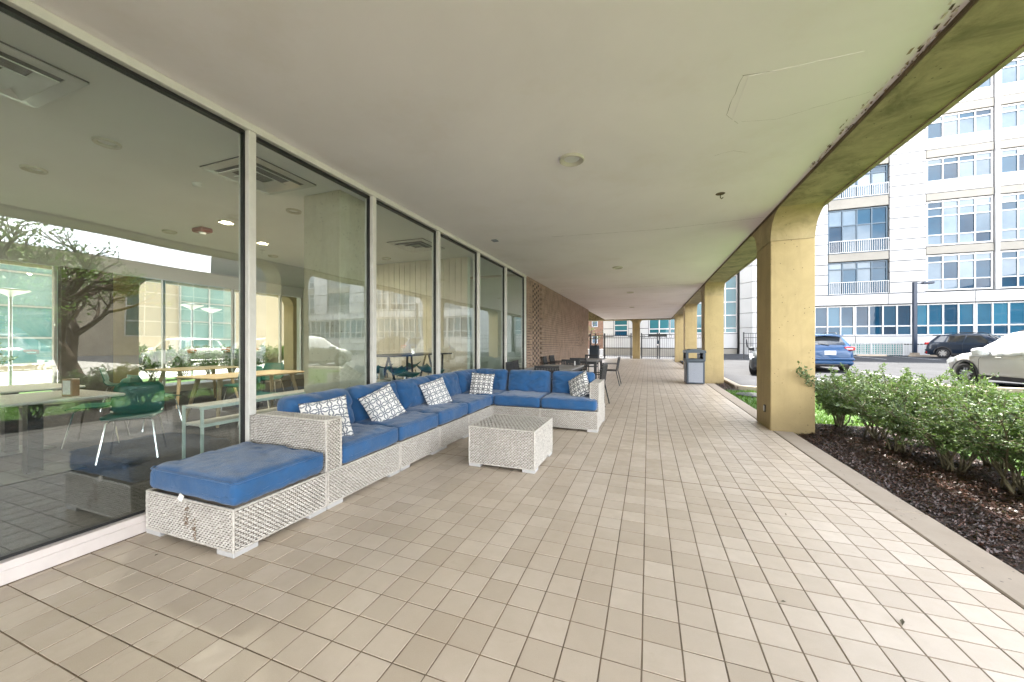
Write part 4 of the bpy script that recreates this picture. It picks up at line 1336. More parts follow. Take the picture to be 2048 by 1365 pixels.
# waste bin beside the second column
bn = thing('waste_bin', 'square blue grey waste bin with open hood by the second column', 'bin', (1.34, 12.72, 0), R(4))
b = MB(); b.box(-.25, .25, -.25, .25, .02, .72, bev=.012); b.build('body', 'bin_blue', bn)
for rz in (0, 90, 180, 270):
    b = MB(); b.box(-.20, .20, -.256, -.2505, .06, .66, bev=.002); o = b.build('side_panel', 'bin_grey', bn); o.rotation_euler = (0, 0, R(rz))
b = MB()
for sx in (-1, 1):
    for sy in (-1, 1):
        b.box(sx * .235 - .035, sx * .235 + .035, sy * .235 - .035, sy * .235 + .035, .722, 1.0, bev=.01)
b.box(-.27, .27, -.27, .27, .70, .78, bev=.015)
b.prism([(-.29, .96), (.29, .96), (.28, 1.03), (.12, 1.075), (-.12, 1.075), (-.28, 1.03)], -.28, .28, 'y')
b.build('hood', 'bin_blue', bn)
for sx in (-1, 1):
    b = MB(); b.box(-.002, .002, -.2, .2, .781, .955); b.build('hood_side', 'bin_dark', bn, loc=(sx * .245, 0, 0))
bn2 = thing('pedestal_bin', 'dark narrow bin by the far end of the brick wall', 'bin', (-3.55, 26.4, 0))
b = MB(); b.box(-.32, .32, -.3, .3, .0, 1.02, bev=.03); b.build('body', 'bin_blue', bn2)
b = MB(); b.box(-.3, .3, -.28, .28, 1.021, 1.09, bev=.02); b.build('lid', 'black_plastic', bn2)

# ------------------------------------------------------------------ fence at the end of the arcade
def ring(b, cx, cz, r, t, y0, y1):
    b.tube([(cx + r * math.cos(a), (y0 + y1) / 2, cz + r * math.sin(a)) for a in [2 * math.pi * k / 4 + math.pi / 4 for k in range(5)]], t, 4)
pk = MB(); pk.box(-.010, .010, -.010, .010, 0, 1); picket_me = pk.mesh('picket', 'black_metal')
def fence(label, x0, x1, y, h=1.95, spear=True, rings=False, pitch=.145, posts=()):
    t = thing('fence', label, 'fence', (x0, y, 0), group='black steel fence sections')
    L_ = x1 - x0
    for z in ((.18, h - .28, h - .1) if not rings else (.18, h - .32, h - .02)):
        b = MB(); b.box(0, L_, -.02, .02, z - .02, z + .02); b.build('rail', 'black_metal', t)
    n = int(L_ / pitch)
    for k in range(1, n):
        ht = (h + .06 - .05) if spear else (h - .34 - .05)
        link('picket', picket_me, t, (k * L_ / n, 0, .05), None, (1, 1, ht))
    for px in posts:
        b = MB(); b.box(-.045, .045, -.045, .045, 0, h + .1, bev=.006); b.build('post', 'black_metal', t, loc=(px - x0, 0, 0))
    if rings:
        m = int(L_ / .34)
        for k in range(m):
            b = MB(); ring(b, 0, 0, .12, .014, -.01, .01); b.build('scroll', 'black_metal', t, loc=((k + .5) * L_ / m, 0, h - .17))
    return t
fence('black steel fence with spear tops between brick wall and end column', -6.4, -1.25, 31.4, posts=(-4.55, -4.15, -3.4, -1.3))
fence('black gate with scroll band right of the end column', -.55, .72, 31.4, rings=True, spear=False, posts=(-.5, .68))
fence('black fence with scroll band reaching the last column', .78, 4.9, 31.4, rings=True, spear=False, posts=(.82, 2.05, 4.85))
t = thing('gate_lock', 'dark lock box on the scroll gate', 'lock', (.72, 31.33, 1.33)); b = MB(); b.box(-.08, .08, -.03, .03, -.16, .12, bev=.01); b.build('case', 'bin_blue', t)
b = MB(); b.box(-.06, .06, -.032, -.031, -.26, -.17); b.build('notice', 'paper', t)
sg = thing('gate_leaf', 'low black side gate with curved brace behind the second column', 'gate', (6.2, 29.5, 0.1))
for k in range(11): link('picket', picket_me, sg, (k * .14, 0, .05), None, (1, 1, 1.75))
for z in (.2, 1.5, 1.8):
    b = MB(); b.box(0, 1.4, -.02, .02, z, z + .04); b.build('rail', 'black_metal', sg)
for x in (0, 1.42):
    b = MB(); b.box(x - .04, x + .04, -.04, .04, -.15, 1.9); b.build('post', 'black_metal', sg)
b = MB(); b.tube([(.15, -.05, 1.4), (.2, -.05, .9), (.5, -.05, .65), (1.3, -.05, .62)], .035, 6); b.build('brace', 'black_metal', sg)

# ------------------------------------------------------------------ lounge furniture
def shell_chair():
    t = thing('shell_chair', 'x', 'chair')
    # curved one piece shell: rows from seat front edge up the back
    prof = [(-.23, .445), (-.20, .455), (-.10, .445), (.02, .435), (.12, .437), (.17, .455), (.205, .50), (.225, .57), (.245, .66), (.262, .75), (.268, .80)]
    wid = [.20, .22, .235, .235, .225, .22, .22, .225, .225, .21, .17]
    curl = [0, .005, .015, .02, .025, .03, .035, .035, .03, .02, .01]
    V, F = [], []
    n = 9
    for (y, z), w, c in zip(prof, wid, curl):
        for k in range(n):
            s = -1 + 2 * k / (n - 1)
            back = z > .5
            V.append((s * w, y - (c * s * s if back else 0), z + (0 if back else c * s * s * 1.2)))
    for i in range(len(prof) - 1):
        for k in range(n - 1):
            a = i * n + k; F.append((a, a + 1, a + n + 1, a + n))
    b = MB(); b.v, b.f, b.m = V, F, [0] * len(F)
    o = b.build('shell', 'green_plastic', t, 'full')
    m = o.modifiers.new('s', 'SOLIDIFY'); m.thickness = .012
    for sx in (-1, 1):
        for sy, y in ((-1, -.15), (1, .14)):
            b = MB(); b.tube([(sx * .15, y, .432), (sx * .18, y + sy * .02, .40), (sx * .235, y + sy * .09, 0)], .010, 6); b.build('leg', 'chrome', t, smooth=True)
    b = MB(); b.tube([(-.15, -.15, .428), (.15, -.15, .428)], .009, 6); b.tube([(-.15, .14, .425), (.15, .14, .425)], .009, 6); b.build('seat_frame', 'chrome', t, smooth=True)
    return t
scm = shell_chair()
sclist = [(-5.42, 2.42, 55, 'green shell chair nearest the glass with chrome legs, beside the menu table'),
          (-6.6, 2.6, -35, 'green shell chair behind the menu table'),
          (-6.2, .95, -140, 'green shell chair at the left edge of the view'),
          (-6.95, 3.35, 175, 'teal shell chair with its back to the camera at the oval table'),
          (-5.55, 4.0, 115, 'green shell chair right of the oval table beside the first mullion'),
          (-7.35, 4.9, 10, 'green shell chair behind the oval table'),
          (-9.5, 4.05, 150, 'green shell chair left of the table farthest back'),
          (-8.0, 5.9, 30, 'green shell chair right of the table farthest back'),
          (-5.35, 5.35, 30, 'green shell chair beside the inner concrete column'),
          (-6.2, 5.75, -20, 'green shell chair under the white table behind the column')]
for k, (x, y, rz, lab) in enumerate(sclist):
    o = scm if k == 0 else copy_tree(scm)
    o.location = (x, y, 0.004); o.rotation_euler = (0, 0, R(rz)); tag(o, lab, 'chair', 'green shell chairs of the lounge')
def ped_table(label, x, y, w, d, top='table_white', wood=False):
    t = thing('lounge_table', label, 'table', (x, y, 0.004), group='lounge tables')
    b = MB(); b.box(-w/2, w/2, -d/2, d/2, .715, .742, bev=.01); b.build('tabletop', top, t)
    if wood:
        for sx in (-1, 1):
            for sy in (-1, 1):
                b = MB(); b.tube([(sx * (w/2 - .22), sy * (d/2 - .2), .714), (sx * (w/2 - .08), sy * (d/2 - .08), 0)], [.035, .02], 8); b.build('leg', 'table_wood', t, smooth=True)
    else:
        b = MB(); b.box(-.05, .05, -.05, .05, .012, .714); b.build('post', 'black_metal', t)
        b = MB(); b.box(-.27, .27, -.27, .27, 0, .012, bev=.003); b.build('base', 'black_metal', t)
ped_table('square pale table with a menu holder, nearest behind the first pane', -5.6, 1.75, .95, .95)
ped_table('second pale pedestal table behind the menu table', -6.95, 2.0, .9, .9)
ped_table('long wooden legged table with pale top behind the shelf', -6.4, 4.35, .95, 1.6, 'table_wood', True)
ped_table('wooden legged table farthest back by the courtyard windows', -8.9, 5.0, .95, 1.3, 'table_wood', True)
ped_table('white topped table partly hidden by the inner column', -5.6, 6.2, .8, 1.2, 'table_white', True)
mh = thing('menu_holder', 'upright brown menu holder on the square pale table', 'menu holder', (-5.32, 1.9, .747), R(20))
b = MB(); b.box(-.05, .05, -.035, .035, 0, .17, bev=.004); b.build('frame', 'acrylic_brown', mh)
for s in (-1, 1):
    b = MB(); b.box(-.038, .038, s * .0356 - .0004, s * .0356 + .0004, .02, .155); b.build('card', 'paper', mh)
# console shelf
cs = thing('console_shelf', 'long low mint metal shelf running beside the windows', 'shelf', (-4.35, 4.0, 0.004))
for z in (.60, .42):
    b = MB(); b.box(-.13, .13, -1.6, 1.6, z, z + .022, bev=.002); b.build('shelf_board', 'table_white', cs)
    b = MB()
    for sx in (-1, 1): b.box(sx * .132 - .009, sx * .132 + .009, -1.61, 1.61, z - .012, z + .018)
    b.build('rail', 'mint_metal', cs)
for y in (-1.6, 0, 1.6):
    for sx in (-1, 1):
        b = MB(); b.box(-.011, .011, -.011, .011, 0, .62); b.build('leg', 'mint_metal', cs, loc=(sx * .146, y, 0))
gp = MB(); gp.box(-.006, .006, -.05, .05, .0, .2, bev=.002)
tag(gp.build('glass_divider', 'mint_metal', loc=(-4.4, 5.3, .627)), 'short upright pale divider on the mint shelf', 'divider')
# high table with stools
ht = thing('high_table', 'black high table with slanted legs behind the third pane', 'table', (-4.25, 5.9, 0.004))
b = MB(); b.box(-.38, .38, -.95, .95, 1.03, 1.055, bev=.003); b.build('tabletop', 'black_metal', ht)
for sy in (-1, 1):
    for sx in (-1, 1):
        b = MB(); b.tube([(sx * .2, sy * .86, 1.03), (sx * .33, sy * .60, 0)], .02, 6); b.build('leg', 'black_metal', ht)
        b = MB(); b.tube([(sx * .2, sy * .34, 1.03), (sx * .33, sy * .60, 0)], .02, 6); b.build('leg', 'black_metal', ht)
def stool():
    t = thing('bar_stool', 'x', 'stool')
    V, F = [], []
    n, m = 9, 7
    for i in range(m):
        for k in range(n):
            s = -1 + 2 * k / (n - 1); q = -1 + 2 * i / (m - 1)
            V.append((s * .21, q * .19, .70 + .05 * s * s + (.12 * max(0, q) ** 2)))
    for i in range(m - 1):
        for k in range(n - 1):
            a = i * n + k; F.append((a, a + 1, a + n + 1, a + n))
    b = MB(); b.v, b.f, b.m = V, F, [0] * len(F); o = b.build('seat', 'green_plastic', t, 'full'); o.modifiers.new('s', 'SOLIDIFY').thickness = .012
    for sx in (-1, 1):
        for sy in (-1, 1):
            b = MB(); b.tube([(sx * .13, sy * .12, .70), (sx * .2, sy * .2, 0)], .01, 6); b.build('leg', 'chrome', t, smooth=True)
    b = MB(); q = .185
    b.tube([(-q, -q, .25), (q, -q, .25), (q, q, .25), (-q, q, .25), (-q, -q, .25)], .008, 6); b.build('foot_ring', 'chrome', t, smooth=True)
    return t
s0 = stool()
for k, (x, y, rz, lab) in enumerate([(-3.9, 5.25, 90, 'green bar stool nearest the glass at the high table'), (-3.85, 6.0, 95, 'middle green bar stool on the glass side of the high table'),
                                     (-4.75, 5.6, -90, 'green bar stool on the inner side of the high table'), (-4.75, 6.5, -90, 'green bar stool deepest behind the high table')]):
    o = s0 if k == 0 else copy_tree(s0)
    o.location = (x, y, .004); o.rotation_euler = (0, 0, R(rz)); tag(o, lab, 'stool', 'bar stools at the high table')
# ceiling fittings of the room
def cassette(x, y, lab):
    t = thing('air_vent', lab, 'vent', (x, y, IC - .001), group='square ceiling vents')
    b = MB()
    for k, (r0, r1, z0, z1) in enumerate(((.40, .31, -.012, -.018), (.29, .20, -.05, -.012), (.18, .10, -.06, -.02))):
        for q in range(4):
            M = Matrix.Rotation(math.pi / 2 * q, 4, 'Z')
            P = [M @ Vector(p) for p in ((-r0, -r0, z0), (r0, -r0, z0), (r1, -r1, z1), (-r1, -r1, z1))]
            b.quad(*[tuple(p) for p in P])
    o = b.build('louvre', 'aluminium', t); o.modifiers.new('s', 'SOLIDIFY').thickness = .006
    b = MB(); b.box(-.40, .40, -.40, .40, -.008, 0); b.build('plate', 'dark_gasket', t)
cassette(-4.28, 1.08, 'square ceiling air vent nearest the camera, upper left')
cassette(-4.2, 3.0, 'square ceiling air vent behind the first mullion')
cassette(-4.3, 6.2, 'square ceiling air vent seen through the third pane')
for k, (x, y, lit) in enumerate([(-4.88, 1.98, 0), (-6.38, 2.0, 0), (-7.77, 3.94, 0), (-6.29, 3.93, 1), (-4.85, 3.95, 0), (-6.95, 4.99, 1), (-7.8, 5.84, 0), (-4.7, 5.2, 0), (-5.6, 6.9, 0), (-9.2, 1.5, 1), (-9.2, 4.0, 0)]):
    downlight((x, y, IC - .001), .10, 'round lounge downlight, ' + ['closest to the first pane', 'left of the menu table', 'beside the red strobe', 'lit warm next to the red strobe', 'just left of the inner column', 'small one past the lit light', 'farthest of the row past the lit light', 'seen through the third pane', 'by the board partition', 'lit warm at the left edge', 'deep behind the red strobe'][k], 'lounge downlights', bool(lit))
sb = thing('fire_strobe', 'red fire strobe on the lounge ceiling', 'alarm', (-7.05, 4.03, IC - .001))
b = MB(); b.box(-.13, .13, -.09, .09, -.07, 0, bev=.015); b.build('case', 'red_plastic', sb)
b = MB(); b.lathe([(.05, -.07), (.045, -.1), (0, -.11)], seg=14); b.build('lens', 'soft_white', sb, smooth=True)
b = MB(); b.lathe([(.05, 0), (.05, -.03), (.035, -.045), (0, -.045)], (-5.12, 2.87, IC - .001), 16)
tag(b.build('smoke_detector', 'soft_white', smooth=True), 'small white smoke detector on the lounge ceiling', 'detector')

# ------------------------------------------------------------------ white building across the lot
FYW = 39.0
wb = thing('white_building', 'large white panelled building with blue windows across the lot', 'building', (0, FYW, 0))
b = MB(); b.box(-4.4, 60, .36, 14, -.9, 27); b.build('wall', 'joint_dark', wb)
pane_me = {k: unit_box('pane', k) for k in ('glass_blue', 'glass_sky', 'glass_teal', 'glass_azure')}
def window(xs, zs, y, gm, fm='white_frame', fw=.04, spandrel=None, dep=.10, outer=.055):
    f = MB()
    x0, x1, z0, z1 = xs[0], xs[-1], zs[0], zs[-1]
    for k, x in enumerate(xs):
        w = outer if k in (0, len(xs) - 1) else fw
        f.box(x - w, x + w, y - dep, y + .02, z0 - outer, z1 + outer)
    for k, z in enumerate(zs):
        w = outer if k in (0, len(zs) - 1) else fw
        f.box(x0 - outer + .003, x1 + outer - .003, y - dep + .004, y + .016, z - w, z + w)
    o = f.build('window', fm, wb)
    for a, c in zip(xs[:-1], xs[1:]):
        for k, (p, q) in enumerate(zip(zs[:-1], zs[1:])):
            if spandrel is not None and k == spandrel:
                e = MB(); e.box(a + fw, c - fw, y - .06, y - .02, p + fw, q - fw); e.build('spandrel', 'white_panel', o)
                continue
            g_ = gm if isinstance(gm, str) else random.choice(gm)
            pn = link('pane', pane_me[g_], o, ((a + c) / 2, y - .025, (p + q) / 2), (random.gauss(0, .004), 0, random.gauss(0, .006)), (c - a - 2 * fw, .02, q - p - 2 * fw))
    return o
def panel(x0, x1, z0, z1, y0=0.0, y1=.30, mat='white_panel'):
    p = MB(); p.box(x0 + .016, x1 - .016, y0 + random.uniform(-.006, .006), y1, z0 + .024, z1 - .024, bev=.01); p.build('panel', mat, wb)
def lin(a, b, n): return [a + (b - a) * k / n for k in range(n + 1)]
# ribbon windows, band, plinth
x = 12.6
while x < 45:
    window([x + .062 + k * .894 for k in range(5)], [1.90, 2.64, 4.33], .20, ['glass_blue', 'glass_azure', 'glass_blue'], fw=.05, outer=.05)
    panel(x, x + 3.7, 1.16, 1.82, -.02); panel(x, x + 3.7, -.9, 1.14, .08, mat='white_panel')
    x += 3.7 + .0
x = 8.0
while x < 45:
    panel(x, x + 5.2, 4.42, 5.30, -.10, .30); x += 5.2
ROWS = [(5.38, [6.28, 7.65], 8.25, None), (8.95, [9.81, 11.30, 11.93], 12.52, None), (13.18, [14.12, 15.41], 15.93, 0), (16.66, [17.49, 18.74], 19.26, 0), (20.02, [20.85, 22.1], 22.6, 0), (23.4, [24.2, 25.4], 26.0, 0)]
def bay(x0, x1, n=4):
    for k, (a, mid, c, sp) in enumerate(ROWS):
        window(lin(x0 + .08, x1 - .08, n), [a + .07] + mid + [c - .07], .20, ['glass_sky', 'glass_sky', 'glass_blue'] if k else ['glass_blue', 'glass_sky', 'glass_blue'], spandrel=sp)
        nz = ROWS[k + 1][0] if k + 1 < len(ROWS) else 27
        panel(x0, x1, c + .03, nz - .03, .05, .30, 'tan_band')
def balcony(x0, x1, rows):
    for k, (a, rail, tr, c) in enumerate(rows):
        o = window(lin(x0 + .06, x1 - .06, 4), [a + .05, tr, c - .05], .28, ['glass_sky', 'glass_sky', 'glass_blue'], 'blue_frame', .045, outer=.05)
        r = MB(); r.box(x0 + .02, x1 - .02, -.06, -.01, rail - .025, rail + .025); r.box(x0 + .02, x1 - .02, -.06, -.01, a + .03, a + .07)
        rl = r.build('railing', 'white_frame', wb)
        for q in range(28):
            bb = link('baluster', bal_me, rl, (x0 + .07 + q * (x1 - x0 - .14) / 27, -.035, a + .07), None, (1, 1, rail - a - .1))
        nz = rows[k + 1][0] if k + 1 < len(rows) else 27
        panel(x0, x1, c + .02, nz, .02, .30, 'tan_band')
bb = MB(); bb.box(-.013, .013, -.012, .012, 0, 1); bal_me = bb.mesh('baluster', 'white_frame')
BR = [(5.33, 6.36, 7.50, 8.10), (8.83, 9.86, 11.2, 12.55), (13.44, 14.4, 15.4, 15.95), (16.85, 17.8, 18.8, 19.35), (20.2, 21.1, 22.1, 22.7)]
balcony(14.48, 18.49, BR)
bay(20.80, 24.70); bay(25.02, 28.92)
balcony(31.3, 35.3, BR[:3]); bay(37.6, 41.5)
panel(24.72, 25.0, 5.32, 27, -.03)
def courses(x0, x1, z0=5.32, z1=27, ch=.868):
    z = z0
    while z < z1 - .1:
        panel(x0, x1, z, min(z + ch, z1)); z += ch
courses(18.52, 20.77); courses(12.9, 14.45); courses(28.96, 31.26, ch=1.3); courses(35.33, 37.55, ch=1.3); courses(41.55, 45, ch=1.3)
# chamfered white bay beyond the second column
tz = [-.9, 1.2, 2.6, 3.9, 5.2, 6.6, 8.0, 9.4, 10.8, 12.2, 13.6, 15, 18]
for a, c in zip(tz[:-1], tz[1:]):
    for (p, q) in (((7.75, -.6), (8.55, -1.5)), ((8.55, -1.5), (10.4, -1.55)), ((10.4, -1.55), (12.3, -1.5)), ((12.3, -1.5), (12.85, -.2))):
        vx = Vector((q[0] - p[0], q[1] - p[1], 0)); L_ = vx.length
        M = Matrix.Translation((p[0], p[1], 0)) @ Matrix.Rotation(math.atan2(vx.y, vx.x), 4, 'Z')
        pn = MB(); pn.box(.012, L_ - .012, 0, .25, a + .015, c - .015, bev=.01, M=M); pn.build('panel', 'white_panel', wb)
b = MB(); b.prism([(7.8, -.35), (8.6, -1.2), (12.2, -1.2), (12.75, 0), (12.75, .5), (7.8, .5)], -.9, 18, 'z'); b.build('bay_core', 'joint_dark', wb)
# glazed end part seen through the far arches
for x0 in (.1, 2.0, 3.9, 5.8):
    window([x0, x0 + .93, x0 + 1.86], [2.2, 2.63, 3.83, 5.05, 6.3, 7.5], .20, 'glass_teal', fw=.05, outer=.05)
o = window([-3.25, -1.95], [1.9, 2.5, 3.05, 3.6, 4.15, 4.7, 5.3], .20, ['glass_teal', 'glass_blue'], fw=.045)
for x0, x1 in ((-4.35, -3.32), (-1.88, .02)):
    z = 1.9
    for z0, z1 in ((1.9, 2.7), (2.7, 3.7), (3.7, 4.7), (4.7, 6), (6, 7.6)): panel(x0, x1, z0, z1)
panel(-4.35, 1.7, .75, 1.88, -.02); panel(1.7, 7.7, .75, 2.12, -.02)
panel(-3.3, -1.9, 5.38, 7.6); panel(-4.35, 7.7, 7.6, 18, .02)
panel(-4.35, 7.7, -.9, .73, .05, .3, 'tan_band')
# rail along the lot edge
rl = thing('lot_railing', 'white metal railing along the far edge of the lot', 'railing', (9.0, 38.25, .24))
for z in (.12, .98):
    b = MB(); b.box(0, 26, -.02, .02, z - .02, z + .02); b.build('rail', 'white_frame', rl)
for k in range(14):
    b = MB(); b.box(-.035, .035, -.035, .035, 0, 1.03); b.build('post', 'white_frame', rl, loc=(k * 2, 0, 0))
rb = MB(); rb.box(-.011, .011, -.011, .011, .13, .97); rb_me = rb.mesh('baluster', 'white_frame')
for k in range(130):
    if k % 10: link('baluster', rb_me, rl, (k * .2, 0, 0))
lt = thing('lattice_screen', 'low teal screen with white lattice behind the railing', 'screen', (15.3, 38.62, .2))
b = MB(); b.box(0, 3.9, .05, .08, 0, .95); b.build('panel', 'teal_lattice', lt)
b = MB()
for k in range(27): b.box(k * .15 - .02, k * .15 + .02, 0, .03, 0, .95)
for k in range(6): b.box(0, 3.9, .001, .029, .1 + k * .16, .13 + k * .16)
b.build('lattice', 'white_frame', lt)
for k, x in enumerate((13.6, 16.3, 19.4, 24.6)):
    b = MB(); b.prism([(-.09, 0), (.09, 0), (.06, .13), (-.06, .13)], -.9, .9, 'x')
    t = b.build('wheel_stop', 'kerb_concrete', loc=(x, 36.6, lotz(x, 36.6)))
    tag(t, ['concrete wheel stop left of the light pole, farther one', 'concrete wheel stop just left of the light pole', 'concrete wheel stop right of the light pole', 'concrete wheel stop hidden past the dark car'][k], 'wheel stop', 'concrete wheel stops')
lp = thing('light_pole', 'tall navy parking lot light pole with a flat arm', 'light pole', (18.9, 36.7, lotz(0, 36.7)))
b = MB(); b.lathe([(0, .28), (.26, .28), (.28, .0)], seg=20); b.build('base', 'kerb_concrete', lp, smooth=True)
b = MB(); b.box(-.11, .11, -.11, .11, .281, 5.62, bev=.02); b.build('pole', 'navy_pole', lp)
b = MB(); b.box(.111, .42, -.05, .05, 5.48, 5.56); b.box(.42, 1.05, -.18, .18, 5.44, 5.60, bev=.03); b.build('lamp_head', 'navy_pole', lp)
# far house and lane beyond the corner
hs = thing('brick_house', 'far brick house glimpsed past the brick wall end', 'building', (-14, 78, -.05))
b = MB(); b.box(-8, 6, 0, 10, 0, 7.5); b.build('wall', 'red_brick', hs)
b = MB(); b.prism([(-8.5, 7.5), (6.5, 7.5), (-1, 11)], -.4, 10.4, 'y'); b.build('roof', 'roof_tar', hs)
for x in (-6, -3, 0, 3):
    for z in (1.2, 4.6):
        b = MB(); b.box(x, x + 1.2, -.06, .0, z, z + 1.6); o = b.build('window', 'white_frame', hs)
        b = MB(); b.box(x + .1, x + 1.1, -.08, -.065, z + .1, z + 1.5); b.build('pane', 'glass_blue', o)

# ------------------------------------------------------------------ cars
def lerp_tab(tab, x):
    if x <= tab[0][0]: return tab[0][1]
    for (a, p), (c, q) in zip(tab[:-1], tab[1:]):
        if x <= c: return p + (q - p) * (x - a) / (c - a)
    return tab[-1][1]
RWX, FWX, WR = -1.33, 1.36, .335
TOP = [(-2.21, .80), (-2.18, .98), (-2.05, 1.10), (-1.72, 1.50), (-1.55, 1.56), (-.9, 1.615), (-.2, 1.625), (.25, 1.59), (.5, 1.50), (1.12, 1.07), (1.3, 1.02), (1.8, .95), (2.05, .86), (2.17, .74), (2.23, .58)]
BELT = [(-2.21, .70), (-2.15, .90), (-1.9, 1.06), (-1.2, 1.04), (.4, .97), (1.1, .94), (1.8, .86), (2.08, .76), (2.18, .64), (2.23, .50)]
WID = [(-2.21, .70), (-2.16, .80), (-2.0, .87), (-1.5, .90), (0, .90), (1.4, .895), (1.9, .84), (2.1, .75), (2.19, .66), (2.23, .58)]
ROOFW = [(-2.21, .60), (-2.05, .70), (-1.7, .60), (-1.5, .60), (0, .62), (.4, .62), (1.12, .74), (1.8, .70), (2.1, .60), (2.23, .48)]
def section(x):
    w, tp, bl, rw = lerp_tab(WID, x), lerp_tab(TOP, x), lerp_tab(BELT, x), lerp_tab(ROOFW, x)
    zs = .24 if abs(x) < 2.1 else .24 + (abs(x) - 2.1) * 1.0
    for c in (RWX, FWX):
        d = abs(x - c); ra = WR + .065
        if d < ra: zs = max(zs, WR + math.sqrt(ra * ra - d * d) - .0)
    tp = max(tp, bl + .03)
    zm = max(.62, zs + .03) if bl > .75 else max(zs + .02, bl - .12)
    P = [(w * .93, zs), (w * .985, zs + (zm - zs) * .25), (w, zm), (w * .99, zm + (bl - zm) * .6), (w * .955, bl), (rw + (w * .955 - rw) * .12, bl + (tp - bl) * .86 if tp - bl > .2 else bl + (tp - bl) * .5),
         (rw * .93, tp - .02 if tp - bl > .2 else tp - .006), (rw * .6, tp + .0), (0, tp + .012)]
    return P
XS = sorted(set([round(v, 3) for v in list(np.linspace(-2.21, 2.23, 36)) + [-2.19, -2.1, 2.2, 2.15] + [c + s for c in (RWX, FWX) for s in np.linspace(-.42, .42, 22)]]))
def car(name, label, loc, rz, body, scale=(1, 1, 1), cover=False, rear_detail=True, dark_cladding=True):
    t = thing(name, label, 'car', loc, rz, 'cars parked on the lot')
    t.scale = scale
    b = MB(); n = 0
    S = [section(x) for x in XS]; K = len(S[0])
    for s in (1, -1):
        base = len(b.v)
        for x, P in zip(XS, S):
            for (w, z) in P: b.v.append((x, s * w, z))
        for i in range(len(XS) - 1):
            for k in range(K - 1):
                q = base + i * K + k
                b.f.append((q, q + 1, q + K + 1, q + K)); b.m.append(0)
    for i in (0, len(XS) - 1):
        P = S[i]; nn = len(b.v)
        b.v += [(XS[i], w, z) for w, z in P] + [(XS[i], -w, z) for w, z in reversed(P[:-1])]
        b.f.append(tuple(range(nn, nn + 2 * K - 1))); b.m.append(0)
    me = b.mesh('body', body)
    bm = bmesh.new(); bm.from_mesh(me); bmesh.ops.remove_doubles(bm, verts=bm.verts, dist=.0005); bmesh.ops.recalc_face_normals(bm, faces=bm.faces); bm.to_mesh(me); bm.free()
    me.polygons.foreach_set('use_smooth', [True] * len(me.polygons)); me.set_sharp_from_angle(angle=R(32))
    link('body', me, t)
    u = MB(); u.box(-2.0, 2.05, -.74, .74, .20, .62); u.build('underbody', 'dark_trim', t)
    # side glass
    def sidept(x, f, s, off=.006):
        P = section(x); a, c = P[4], P[5]
        return (x, s * (a[0] + (c[0] - a[0]) * f + off), a[1] + (c[1] - a[1]) * f)
    def side_glass(xa, xb, xc, xd, s):
        g_ = MB(); n = 8
        for k in range(n):
            r0, r1 = k / n, (k + 1) / n
            g_.quad(sidept(xa + (xb - xa) * r0, .06, s), sidept(xa + (xb - xa) * r1, .06, s), sidept(xd + (xc - xd) * r1, .93, s), sidept(xd + (xc - xd) * r0, .93, s))
        g_.build('side_window', 'car_glass', t, smooth=True)
    for s in (1, -1):
        side_glass(-.40, .86, .30, -.32, s); side_glass(-1.22, -.46, -.38, -1.12, s); side_glass(-1.78, -1.30, -1.20, -1.52, s)
    def cross_glass(nm, x0, x1, wf):
        g_ = MB(); n = 8
        for k in range(n):
            xa, xb = x0 + (x1 - x0) * k / n, x0 + (x1 - x0) * (k + 1) / n
            for j in range(8):
                s0_, s1_ = -1 + j / 4, -1 + (j + 1) / 4
                def pt(x, s):
                    P = section(x); return (x + (.006 if x > 0 else -.006), s * P[6][0] * wf, P[6][1] + (P[8][1] - P[6][1]) * (1 - s * s) + .012)
                g_.quad(pt(xa, s0_), pt(xa, s1_), pt(xb, s1_), pt(xb, s0_))
        g_.build(nm, 'car_glass', t, smooth=True)
    cross_glass('windscreen', .40, 1.06, .95); cross_glass('rear_window', -2.03, -1.75, .93)
    if dark_cladding:
        for s in (1, -1):
            c_ = MB(); n = 18
            for cx in (RWX, FWX):
                for k in range(n):
                    pts = []
                    for kk in (k, k + 1):
                        a = math.pi * kk / n
                        for rr_ in (WR + .055, WR + .115):
                            pts.append((cx + rr_ * math.cos(a), s * (.905 if rr_ > WR + .06 else .915), max(.22, WR + rr_ * math.sin(a))))
                    c_.quad(pts[0], pts[1], pts[3], pts[2])
            c_.box(RWX + .4, FWX - .4, s * .885 - .02, s * .885 + .02, .215, .34)
            c_.build('arch_trim', 'dark_trim', t)
    for s in (1, -1):
        for xd in (.93, -.44, -1.02):
            P = section(xd); sl_ = MB()
            sl_.tube([(xd - (.10 if k == 4 and xd > 0 else 0), s * (P[k][0] + .001), P[k][1] + (.03 if k == 1 else 0)) for k in (1, 2, 3, 4)], .005, 4); sl_.build('door_gap', 'dark_trim', t)
        cl = MB()
        for k in range(8):
            xa, xb = -1.0 + k * .24, -1.0 + (k + 1) * .24
            A, B = section(xa), section(xb)
            cl.quad((xa, s * (A[3][0] + .004), A[3][1] - .01), (xb, s * (B[3][0] + .004), B[3][1] - .01), (xb, s * (B[3][0] + .004), B[3][1] + .012), (xa, s * (A[3][0] + .004), A[3][1] + .012))
        cl.build('side_crease', body, t)
    wm = MB(); wm.lathe([(.20, -.10), (.29, -.105), (.325, -.09), (WR, -.05), (WR, .05), (.325, .09), (.29, .105), (.225, .10), (.225, -.1)], seg=32, axis='y')
    rm = MB(); rm.lathe([(.225, -.09), (.228, .085), (.205, .088), (.20, .03), (0, .03)], seg=32, axis='y', mi=1)
